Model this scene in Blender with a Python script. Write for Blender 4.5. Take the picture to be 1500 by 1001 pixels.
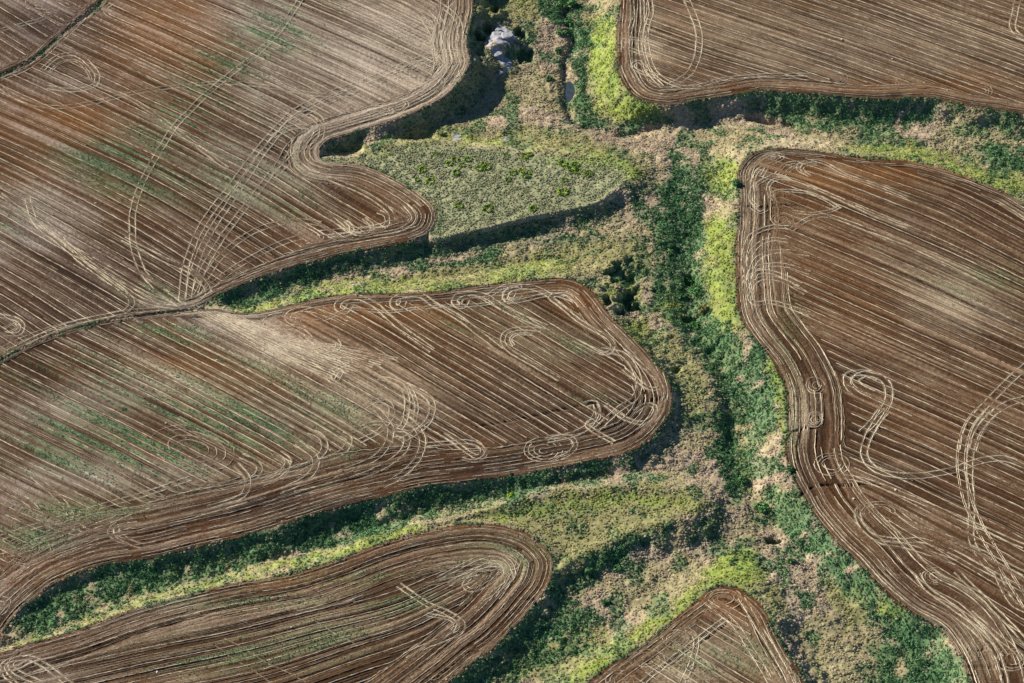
import bpy, math, random
import numpy as np
from mathutils import Vector

random.seed(7); rng = np.random.default_rng(7)
for o in list(bpy.data.objects): bpy.data.objects.remove(o)
SC = bpy.context.scene
COL = SC.collection

# ------------------------------------------------------------------ camera, sky, sun, exposure
PW, PH = 1500.0, 1001.0
PITCH = math.radians(48.0); HFOV = math.radians(28.0); DIST = 752.0
cam_d = bpy.data.cameras.new('camera'); cam = bpy.data.objects.new('camera', cam_d); COL.objects.link(cam)
cam_d.sensor_fit = 'HORIZONTAL'; cam_d.angle = HFOV; cam_d.clip_start = 1.0; cam_d.clip_end = 30000.0
CAM = np.array([0.0, -DIST*math.cos(PITCH), DIST*math.sin(PITCH)])
cam.location = CAM; cam.rotation_euler = (math.pi/2-PITCH, 0, 0)
SC.camera = cam

SUN_EL = math.radians(24.0)
SUN_DIR = np.array([0.85, -0.53]); SUN_DIR = SUN_DIR/np.linalg.norm(SUN_DIR)   # the way shadows fall on the ground
wd = bpy.data.worlds.new('World'); SC.world = wd; wd.use_nodes = True
nt = wd.node_tree; nt.nodes.clear()
sky = nt.nodes.new('ShaderNodeTexSky'); sky.sky_type = 'NISHITA'; sky.sun_disc = False
sky.sun_elevation = SUN_EL
sky.sun_rotation = math.atan2(-SUN_DIR[0], -SUN_DIR[1])
sky.air_density = 0.85; sky.dust_density = 0.0; sky.ozone_density = 6.0
bg = nt.nodes.new('ShaderNodeBackground'); bg.inputs[1].default_value = 0.05
wo = nt.nodes.new('ShaderNodeOutputWorld')
nt.links.new(sky.outputs[0], bg.inputs[0]); nt.links.new(bg.outputs[0], wo.inputs[0])
sl = bpy.data.lights.new('sun', 'SUN'); sl.energy = 5.0; sl.angle = math.radians(0.5); sl.color = (1.0, 0.94, 0.84)
so = bpy.data.objects.new('sun', sl); COL.objects.link(so)
sv = Vector((SUN_DIR[0]*math.cos(SUN_EL), SUN_DIR[1]*math.cos(SUN_EL), -math.sin(SUN_EL)))
so.rotation_euler = sv.to_track_quat('-Z', 'Y').to_euler(); so.location = (-200, 200, 300)
SC.view_settings.view_transform = 'Standard'; SC.view_settings.look = 'None'
SC.view_settings.exposure = 0.92; SC.view_settings.gamma = 1.0
SC.render.engine = 'CYCLES'

# ------------------------------------------------------------------ pixel <-> ground
FPX = (PW/2)/math.tan(HFOV/2)
FWD = np.array([0, math.cos(PITCH), -math.sin(PITCH)]); UPV = np.array([0, math.sin(PITCH), math.cos(PITCH)])
def ray(px, py):
    px = np.asarray(px, float); py = np.asarray(py, float)
    a = (px-PW/2)/FPX; b = -(py-PH/2)/FPX
    return np.stack([a, FWD[1]+b*UPV[1], FWD[2]+b*UPV[2]], -1)
def unproj(px, py, z=0.0):
    r = ray(px, py); t = (z-CAM[2])/r[..., 2]
    return CAM[0]+r[..., 0]*t, CAM[1]+r[..., 1]*t
def proj(X, Y, Z):
    dx, dy, dz = X-CAM[0], Y-CAM[1], Z-CAM[2]
    d = dy*FWD[1]+dz*FWD[2]; u = dy*UPV[1]+dz*UPV[2]
    return PW/2+FPX*dx/d, PH/2-FPX*u/d

# broad swells of the land (world coordinates), everything else sits on it
SWELL = [(120, 90, 1.6, 55), (560, 60, 1.3, 45), (60, 430, -1.4, 50), (420, 330, -0.9, 45), (300, 600, 1.2, 60),
         (700, 520, 1.3, 45), (800, 640, -0.9, 30), (480, 880, 0.9, 45), (1300, 330, 1.2, 50), (1250, 560, -1.2, 45),
         (1450, 650, 1.3, 55), (1150, 60, 1.2, 50), (1400, 90, -0.8, 45)]
_sw = [(*[float(v) for v in unproj(a, b)], c, d) for a, b, c, d in SWELL]
def swell(X, Y):
    z = np.zeros(np.shape(X))
    for sx, sy, a, r in _sw:
        z = z+a*np.exp(-((X-sx)**2+(Y-sy)**2)/(2*r*r))
    return z
def ground_px(pts, dz=0.0):
    p = np.asarray(pts, float); X, Y = unproj(p[:, 0], p[:, 1])
    for _ in range(4):
        X, Y = unproj(p[:, 0], p[:, 1], swell(X, Y)+dz)
    return np.stack([X, Y], 1)

# ------------------------------------------------------------------ small numeric helpers
def catmull(pts, closed=False, step=6.0):
    p = np.asarray(pts, float); n = len(p); out = []
    rngi = range(n) if closed else range(n-1)
    for i in rngi:
        if closed: a, b, c, d = p[(i-1) % n], p[i], p[(i+1) % n], p[(i+2) % n]
        else: a, b, c, d = p[max(i-1, 0)], p[i], p[i+1], p[min(i+2, n-1)]
        m = max(1, int(np.linalg.norm(c-b)/step))
        t = np.linspace(0, 1, m, endpoint=False)[:, None]
        out.append(0.5*((2*b)+(-a+c)*t+(2*a-5*b+4*c-d)*t*t+(-a+3*b-3*c+d)*t**3))
    if not closed: out.append(p[-1:])
    return np.concatenate(out)
def sdf_poly(poly, X, Y):
    """signed distance, negative inside"""
    sh = X.shape; x = X.ravel(); y = Y.ravel()
    d2 = np.full(x.shape, 1e18); ins = np.zeros(x.shape, bool)
    q = np.roll(poly, -1, 0)
    for (ax, ay), (bx, by) in zip(poly, q):
        ex, ey = bx-ax, by-ay; L = ex*ex+ey*ey
        if L < 1e-12: continue
        wx, wy = x-ax, y-ay
        t = np.clip((wx*ex+wy*ey)/L, 0, 1)
        d2 = np.minimum(d2, (wx-ex*t)**2+(wy-ey*t)**2)
        if by != ay:
            c = ((ay <= y) != (by <= y))
            ins ^= c & (x < ax+(y-ay)*ex/(by-ay))
    d = np.sqrt(d2)
    return np.where(ins, -d, d).reshape(sh)
def dist_line(line, X, Y):
    sh = X.shape; x = X.ravel(); y = Y.ravel(); d2 = np.full(x.shape, 1e18)
    for (ax, ay), (bx, by) in zip(line[:-1], line[1:]):
        ex, ey = bx-ax, by-ay; L = ex*ex+ey*ey+1e-9
        t = np.clip(((x-ax)*ex+(y-ay)*ey)/L, 0, 1)
        d2 = np.minimum(d2, (x-ax-ex*t)**2+(y-ay-ey*t)**2)
    return np.sqrt(d2).reshape(sh)
_NT = {}
def vnoise(X, Y, scale, seed):
    if seed not in _NT: _NT[seed] = np.random.default_rng(seed).random((256, 256)).astype(np.float32)
    T = _NT[seed]
    fx = X/scale; fy = Y/scale; ix = np.floor(fx); iy = np.floor(fy)
    u = fx-ix; v = fy-iy; u = u*u*(3-2*u); v = v*v*(3-2*v)
    ix = ix.astype(np.int64) & 255; iy = iy.astype(np.int64) & 255; jx = (ix+1) & 255; jy = (iy+1) & 255
    return (T[iy, ix]*(1-u)+T[iy, jx]*u)*(1-v)+(T[jy, ix]*(1-u)+T[jy, jx]*u)*v
def fbm(X, Y, scale, seed, octv=3):
    a, s, t = 1.0, 0.0, 0.0
    for i in range(octv):
        s = s+a*vnoise(X, Y, scale/2**i, seed+i); t += a; a *= .5
    return s/t
def sstep(a, b, x):
    t = np.clip((x-a)/(b-a), 0, 1); return t*t*(3-2*t)
def idw(pts, vals, X, Y, p=3.0):
    num = 0; den = 0
    for (x, y), v in zip(pts, vals):
        w = 1/((X-x)**2+(Y-y)**2+9)**(p/2); den = den+w
        num = num+(w[..., None]*np.asarray(v) if np.ndim(v) else w*v)
    return num/(den[..., None] if np.ndim(vals[0]) else den)

# ------------------------------------------------------------------ what the photograph shows, in its pixels
F = {}
F['field_far_corner'] = dict(out=[(151, -8), (139, 5.5), (107, 35), (75, 61.5), (46, 86), (-4, 109), (-60, 129), (-260, 190), (-420, 0), (-350, -300), (100, -330), (200, -120)],
  dirs=[(30, 40, .62), (90, 10, .5)], hw=[(60, 40, 3.0)], dsep=3.4, offs=[(1.5, .8), (3.2, .7)], tone=-.25,
  label='dark ploughed field corner beyond the diagonal ditch at the top left')
F['field_upper_left'] = dict(out=[(690, -120), (694, 0), (690, 30), (684, 60), (689, 90), (680, 110), (660, 135), (630, 155), (590, 172), (550, 185), (510, 197), (480, 207), (468, 220), (470, 233),
   (490, 238), (520, 240), (550, 248), (585, 265), (615, 285), (635, 303), (640, 320), (632, 338), (612, 349), (580, 357), (540, 365), (500, 372), (460, 382), (420, 393), (380, 407),
   (345, 421), (322, 431), (303, 441), (280, 451), (235, 456.5), (180, 464.5), (115, 479), (43, 504), (0, 527), (-80, 557), (-400, 640), (-400, 250), (-60, 135), (0, 114), (51, 90), (78.5, 64.5), (111, 37.5), (154, 0), (210, -110)],
  dirs=[(300, 60, .44), (60, 200, .44), (500, 60, .43), (150, 250, .47), (350, 230, .5), (40, 370, .55), (150, 380, .58), (300, 360, .66), (450, 300, .62), (570, 300, .6), (60, 460, .64), (620, 20, .5)],
  hw=[(680, 50, 16), (600, 150, 12), (470, 220, 13), (630, 320, 12), (500, 365, 9), (350, 415, 6), (150, 468, 1.5), (50, 90, 1.0), (0, 300, 1), (300, -100, 1), (30, 505, 1.5)], dsep=3.5,
  offs=[(.7, .6), (1.9, .9), (3.1, .45), (4.4, .9), (6.0, .6), (7.4, .9), (9.0, .5), (10.6, .8), (12.2, .4), (14, .7)], tone=0.,
  label='brown stubble field striped with pale straw rows in the upper left')
F['field_middle_left'] = dict(out=[(-400, 650), (-80, 561), (0, 530), (45, 507), (117, 482), (182, 467.5), (236, 459.5), (282, 455), (318, 453), (350, 458), (380, 457), (420, 448), (460, 438), (500, 432), (540, 430),
   (590, 430), (640, 427), (690, 420), (740, 415), (790, 410), (830, 409), (855, 418), (875, 437), (892, 460), (915, 483), (940, 508), (962, 532), (978, 558), (984, 585), (978, 610), (960, 635),
   (935, 655), (905, 667), (860, 677), (800, 688), (740, 698), (680, 706), (620, 713), (560, 727), (497, 742), (440, 760), (360, 784), (290, 800), (224, 816), (148, 828), (92, 848), (60, 868), (24, 900), (4, 926), (-20, 942), (-400, 990)],
  dirs=[(100, 540, .48), (300, 520, .5), (60, 640, .49), (250, 650, .5), (450, 560, .55), (600, 500, .58), (750, 500, .57), (850, 560, .6), (650, 620, .6), (450, 660, .62), (100, 730, .47), (250, 730, .52)],
  hw=[(600, 428, 6), (400, 450, 5), (830, 412, 9), (930, 500, 10), (980, 590, 14), (930, 655, 15), (750, 695, 14), (500, 740, 24), (300, 795, 27), (120, 838, 24), (10, 920, 12), (150, 478, 1.2), (30, 520, 1.2), (-150, 700, 3)], dsep=3.1,
  offs=[(.8, .6), (2.0, .8), (3.2, .5), (4.6, .7), (6.2, .9), (7.8, .5), (9.3, .7), (11, .6), (13, .7), (15, .5), (17.2, .7), (19.5, .5), (22, .7), (24.5, .5)], tone=.05,
  label='long stubble field with green weed streaks and turning loops left of centre')
F['field_bottom_left'] = dict(out=[(-400, 1010), (-20, 958), (20, 948), (72, 934), (120, 920), (192, 894), (256, 876), (340, 856), (400, 846), (440, 838), (500, 818), (560, 796), (616, 780), (672, 770), (712, 768),
   (748, 773), (780, 786), (800, 804), (810, 820), (809, 840), (800, 864), (784, 884), (760, 912), (728, 944), (696, 968), (656, 1001), (590, 1050), (480, 1120), (-400, 1260)],
  dirs=[(100, 980, -.22), (300, 940, -.2), (500, 900, -.22), (500, 970, -.35), (650, 900, -.5)], hw=[(600, 790, 18), (780, 830, 24), (300, 870, 14), (100, 930, 12), (700, 960, 18)], dsep=2.9,
  offs=[(.8, .6), (2.0, .8), (3.4, .5), (4.8, .8), (6.4, .5), (8, .9), (9.6, .6), (11.2, .8), (13, .5), (15, .8), (17, .6), (19, .8), (21, .5), (23, .7)], tone=.08,
  label='rounded stubble field tongue with concentric straw rows at the lower left')
F['field_bottom_middle'] = dict(out=[(862, 1001), (900, 972), (956, 932), (996, 900), (1028, 876), (1036, 866), (1052, 860), (1072, 860), (1092, 868), (1112, 884), (1124, 900), (1136, 928), (1148, 952), (1164, 976), (1178, 1003),
   (1200, 1060), (1210, 1130), (700, 1130), (790, 1052)],
  dirs=[(1050, 930, .6), (1000, 980, .62), (1100, 980, .6)], hw=[(950, 935, 7), (1060, 865, 5), (1140, 940, 8)], dsep=2.4,
  offs=[(.8, .7), (2.2, .9), (4.0, .6), (6.0, .8)], tone=.1,
  label='small pointed stubble field with pale middle at the bottom centre')
F['field_right'] = dict(out=[(1080, 334), (1083, 290), (1080, 257), (1087, 240), (1100, 227), (1117, 220), (1143, 218), (1200, 222), (1233, 227), (1283, 233), (1333, 237), (1367, 245), (1417, 260), (1450, 273), (1477, 285),
   (1500, 299), (1560, 330), (1760, 410), (1900, 700), (1800, 1150), (1480, 1150), (1440, 1060), (1421, 1001), (1409, 968), (1397, 945), (1377, 920), (1332, 896), (1288, 860), (1256, 824), (1224, 792), (1192, 752), (1176, 724),
   (1164, 704), (1154, 680), (1150, 652), (1152, 633), (1153, 600), (1150, 567), (1133, 530), (1110, 500), (1090, 473), (1082, 450), (1079, 417), (1077, 350)],
  dirs=[(1180, 250, .3), (1250, 300, .42), (1350, 270, .33), (1450, 320, .55), (1400, 430, .46), (1200, 400, .42), (1300, 520, .44), (1450, 550, .44), (1300, 680, .43), (1420, 720, .46), (1300, 780, .6), (1450, 850, .6), (1400, 920, .75)],
  hw=[(1080, 300, 17), (1080, 420, 20), (1120, 515, 20), (1152, 620, 22), (1190, 750, 20), (1290, 860, 20), (1400, 950, 20), (1120, 222, 5), (1250, 230, 3.5), (1400, 255, 5), (1490, 295, 8)], dsep=3.6,
  offs=[(1.0, .5), (2.2, .95), (3.1, .8), (4.6, .5), (6.2, .95), (7.3, .6), (10.2, 1.), (12.4, 1.), (17, .9), (19.2, .9)], tone=-.02,
  label='large brown stubble field with looping wheel tracks on the right')
F['field_top_right'] = dict(out=[(912, -120), (908, 0), (905, 43), (903, 93), (908, 113), (920, 133), (940, 147), (967, 153), (987, 153), (1023, 147), (1083, 138), (1117, 133), (1187, 137), (1233, 142), (1283, 145), (1333, 143),
   (1367, 143), (1417, 154), (1467, 161), (1500, 167), (1760, 200), (1800, -350), (900, -350)],
  dirs=[(1000, 60, .36), (1200, 60, .34), (1400, 80, .36), (1100, 110, .3), (1450, 20, .36)], hw=[(906, 60, 13), (950, 145, 12), (1050, 143, 9), (1250, 142, 9), (1450, 160, 7)], dsep=3.0,
  offs=[(.8, .5), (2.0, .9), (3.4, .5), (4.8, .8), (6.4, .7), (8, .8), (10, .5), (12, .7)], tone=.06,
  label='pale brown stubble field with fine diagonal rows at the top right')

MESA = [(472, 231), (517, 230), (550, 220), (600, 210), (633, 207), (667, 210), (690, 217), (717, 215), (750, 218), (767, 223), (800, 222), (833, 227), (867, 230), (890, 233), (918, 244), (926, 258), (910, 268), (897, 283), (867, 300), (817, 310),
        (767, 320), (717, 333), (680, 341), (640, 350), (628, 341), (641, 320), (636, 303), (615, 284), (585, 264), (550, 247), (520, 239), (490, 237)]
TONGUE = [(616, 781), (672, 760), (740, 742), (800, 728), (880, 716), (950, 716), (1000, 724), (1015, 742), (985, 758), (930, 778), (880, 800), (840, 822), (812, 838), (806, 812), (782, 786), (748, 773), (712, 768), (672, 770)]

# scarps: pixel, drop in metres, width of the slope in metres
SLOPES = [(690, 30, 6, 10), (690, 110, 8, 9), (600, 172, 6.5, 9), (500, 205, 4, 6), (475, 222, 2.5, 4), (640, 352, 4, 7), (760, 325, 4.0, 8), (880, 295, 3.8, 9), (935, 262, 3.4, 12),
  (560, 215, 4, 14), (700, 212, 4, 10), (850, 225, 4, 12), (560, 362, 4, 8), (450, 388, 3.6, 8), (350, 422, 2.6, 6), (300, 447, .5, 3), (360, 457, 2, 8), (500, 432, 3.5, 13), (650, 427, 4.5, 16), (800, 408, 5, 22),
  (870, 430, 4, 12), (930, 500, 4, 10), (984, 585, 2.6, 8), (950, 645, 2.8, 8), (850, 680, 3.2, 8), (700, 703, 3.6, 8), (500, 743, 3.6, 8), (300, 797, 3.0, 8), (150, 830, 2.2, 7), (60, 870, 1.8, 5), (10, 930, .8, 3),
  (60, 937, 1.5, 6), (200, 892, 3, 10), (400, 846, 4, 13), (560, 796, 4.5, 14), (800, 722, 4, 12), (950, 712, 4, 14), (1025, 740, 4, 16), (900, 800, 3.2, 11), (812, 838, 3.5, 10), (790, 880, 3.2, 10), (700, 966, 3.4, 10),
  (870, 995, 3, 14), (960, 930, 4, 16), (1030, 870, 4, 16), (1080, 860, 4, 20), (1120, 890, 3, 12), (1150, 955, 4, 10), (1080, 260, 4, 10), (1078, 350, 6, 18), (1085, 450, 6, 18), (1130, 530, 6, 18), (1152, 620, 6, 18),
  (1165, 705, 6, 14), (1230, 800, 6, 12), (1340, 900, 6, 9), (1410, 970, 6, 9), (1120, 220, 3, 18), (1250, 229, 5, 18), (1400, 255, 6, 20), (1490, 290, 6, 20), (905, 50, 8, 13), (905, 110, 8, 13), (940, 147, 8, 11),
  (1000, 152, 7, 10), (1120, 134, 5.5, 10), (1250, 143, 5.5, 10), (1370, 144, 5, 10), (1480, 165, 5, 10), (60, 88, 1.2, 3), (150, 470, 1.0, 3), (20, 523, 1.0, 3)]
STREAMS = [([(828, -40), (829, 20), (843, 48), (836, 70), (826, 92), (829, 112), (834, 131), (830, 150), (838, 170), (852, 186), (880, 192), (915, 196), (945, 188), (985, 178)], 1.5, 1.8),
           ([(1100, 172), (1120, 178), (1150, 184), (1175, 190)], 2.2, 1.8),
           ([(988, 230), (1000, 330), (1003, 410), (1010, 465), (1045, 540), (1068, 620), (1078, 700), (1105, 745), (1128, 785)], .6, 4.0),
           ([(1066, 560), (1071, 580), (1066, 600), (1072, 622), (1068, 645), (1074, 668)], .5, 1.5), ([(1060, 500), (1035, 520)], 1.2, .8)]
PITS = [(908, 404, 2.2, 7.0), (930, 396, .9, 6.0), (922, 443, 2.8, 8.5), (1131, 788, 3.4, 3.0), (1008, 404, 3.0, 3.0), (1008, 462, 3.0, 2.4), (725, 13, 3.0, 4.5), (716, 38, 4.0, 4.0), (704, 56, 4.0, 3.6), (762, 45, 3.0, 4.0), (765, 72, 2.0, 5.0), (990, 545, 2.0, 2.0), (651, 199, 2.0, 1.8)]
MOUNDS = [(738, 58, 3.2, 6), (722, 75, 3.5, 5), (708, 97, 4.0, 6), (742, 92, 1.8, 4), (720, 25, 3.0, 6), (650, 192, 1.5, 6), (905, 390, 2.0, 9), (900, 425, 2.0, 4), (860, 745, 1.0, 12)]

# ------------------------------------------------------------------ terrain grid
STEP = 0.41
def spaced(a, b):
    core = np.arange(a, b+STEP, STEP); ext = STEP*1.35**np.arange(1, 34); ext = np.cumsum(ext)
    ext = ext[ext < 9000]
    return np.concatenate([(core[0]-ext)[::-1], core, core[-1]+ext])
cx_, cy_ = unproj(np.array([-8, PW+8, -8, PW+8]), np.array([-10, -10, PH+10, PH+10]), 0)
xs = spaced(cx_.min(), cx_.max()); ys = spaced(cy_.min()-6, cy_.max()+3)
NX, NY = len(xs), len(ys)
GX, GY = np.meshgrid(xs, ys)
print('grid', NX, NY, xs[0], xs[-1], ys[0], ys[-1])
def gidx(x, y):
    return np.interp(x, xs, np.arange(NX)), np.interp(y, ys, np.arange(NY))
def sample(A, x, y):
    fx, fy = gidx(x, y); ix = np.minimum(fx.astype(int), NX-2); iy = np.minimum(fy.astype(int), NY-2)
    u = fx-ix; v = fy-iy
    if A.ndim == 3: u = u[..., None]; v = v[..., None]
    return (A[iy, ix]*(1-u)+A[iy, ix+1]*u)*(1-v)+(A[iy+1, ix]*(1-u)+A[iy+1, ix+1]*u)*v
# coarse copy of the grid for slow functions
cxs = np.concatenate([xs[xs < cx_.min()-.1][::3], np.arange(cx_.min(), cx_.max()+2, 2.0), xs[xs > cx_.max()+2.1][::3]])
cys = np.concatenate([ys[ys < cy_.min()-6.1][::3], np.arange(cy_.min()-6, cy_.max()+5, 2.0), ys[ys > cy_.max()+5.1][::3]])
cxs[0] = xs[0]; cxs[-1] = xs[-1]; cys[0] = ys[0]; cys[-1] = ys[-1]
CX, CY = np.meshgrid(cxs, cys)
def up(A):
    fx = np.interp(xs, cxs, np.arange(len(cxs))); fy = np.interp(ys, cys, np.arange(len(cys)))
    ix = np.minimum(fx.astype(int), len(cxs)-2); iy = np.minimum(fy.astype(int), len(cys)-2)
    u = (fx-ix)[None, :]; v = (fy-iy)[:, None]
    if A.ndim == 3: u = u[..., None]; v = v[..., None]
    B = A[iy]*(1-v)+A[iy+1]*v
    return B[:, ix]*(1-u)+B[:, ix+1]*u

def sdf_fine(poly):
    S = up(sdf_poly(poly, CX, CY))
    m = np.abs(S) < 4.5
    S[m] = sdf_poly(poly, GX[m], GY[m]); return S
for k, f in F.items():
    f['poly'] = catmull(ground_px(catmull(f['out'], True, 7.0)), True, 2.0)
    f['sdf'] = sdf_fine(f['poly'])+np.where(np.abs(GX)+np.abs(GY) < 900, (fbm(GX, GY, 2.6, 151, 2)-.5)*.9+(vnoise(GX, GY, 14, 155)-.5)*.8, 0)
mesa_poly = ground_px(catmull(MESA, True, 7.0), -.3); tongue_poly = ground_px(catmull(TONGUE, True, 7.0), -1.0)
mesa_s = sdf_fine(mesa_poly); tongue_s = sdf_fine(tongue_poly)
fs = np.min([f['sdf'] for f in F.values()], 0)
plate = np.minimum(fs, np.minimum(mesa_s, tongue_s))
spx = ground_px([(a, b) for a, b, _, _ in SLOPES])
dw = up(idw(spx, [np.array([d, w], float) for _, _, d, w in SLOPES], CX, CY, 4.0))
dep, wid = dw[..., 0], dw[..., 1]
# ragged scarp line: little rills run down the slopes
dd = np.maximum(plate, 0)
rill = (fbm(GX, GY, 5.0, 11, 3)-.5)*sstep(.8, 4, dd)*3.2
t = np.clip((dd+rill)/wid, 0, 1)
conc = 1-(1-t)**2.2; smo = t*t*(3-2*t)
steep = sstep(13, 8, wid)
Z = swell(GX, GY)-dep*(conc*steep+smo*(1-steep))
Z += -0.3*sstep(.5, -3, mesa_s)*(fs > 0)-1.0*sstep(1, -5, tongue_s)*(fs > 0)
out = sstep(.2, 2.5, dd)
mes = sstep(0, -2, mesa_s)*(fs > 0)+sstep(0, -2, tongue_s)*(fs > 0)
Z += out*((fbm(GX, GY, 16, 21, 3)-.5)*1.3*sstep(2, 12, dd))+np.maximum(out, mes)*(fbm(GX, GY, 2.2, 31, 3)-.5)*(.95-.4*mes)
for px, py, d, r in MOUNDS:
    (x, y), = ground_px([(px, py)], -5); q = np.hypot(GX-x+(vnoise(GX, GY, 2.5, 41)-.5)*3, GY-y+(vnoise(GX, GY, 2.5, 42)-.5)*3)
    Z += d*np.exp(-(q/r)**2)*out
for line, d, w in STREAMS:
    L = catmull(ground_px(line, -6), False, 3.0); q = dist_line(L, CX, CY); q = up(q)+(fbm(GX, GY, 6, 43, 3)-.5)*3.6
    Z -= d*np.exp(-(q/w)**2)*out
PITM = np.zeros((NY, NX))
for px, py, d, r in PITS:
    (x, y), = ground_px([(px, py)], -4); q = np.hypot(GX-x+(fbm(GX, GY, 5.0, 44, 4)-.5)*r*2.0, (GY-y+(fbm(GX, GY, 5.0, 47, 4)-.5)*r*2.0)*1.1)
    Z -= d*sstep(1.0, .62, q/r)*np.maximum(out, mes); PITM = np.maximum(PITM, sstep(1.0, .8, q/r))
# pond basin
(pnx, pny), = ground_px([(835, 131)], -7.2)
POND = catmull(ground_px([(831, 118), (836, 117), (841, 124), (842, 134), (838, 142), (833, 147), (829, 143), (827, 133), (828, 123)], -7.5), True, .5)
pdist = sdf_poly(POND, CX, CY); pdist = up(pdist); pm = np.abs(pdist) < 6; pdist[pm] = sdf_poly(POND, GX[pm], GY[pm])
pond_z = float(sample(Z, np.array([pnx]), np.array([pny]))[0])-.2
Z = np.where(pdist < 4, Z*sstep(0, 3.5, pdist)+(1-sstep(0, 3.5, pdist))*(pond_z+.25*sstep(-.3, 1.5, pdist)-.9*sstep(.3, -1.5, pdist)), Z)

PXg, PYg = proj(GX, GY, Z)

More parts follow.
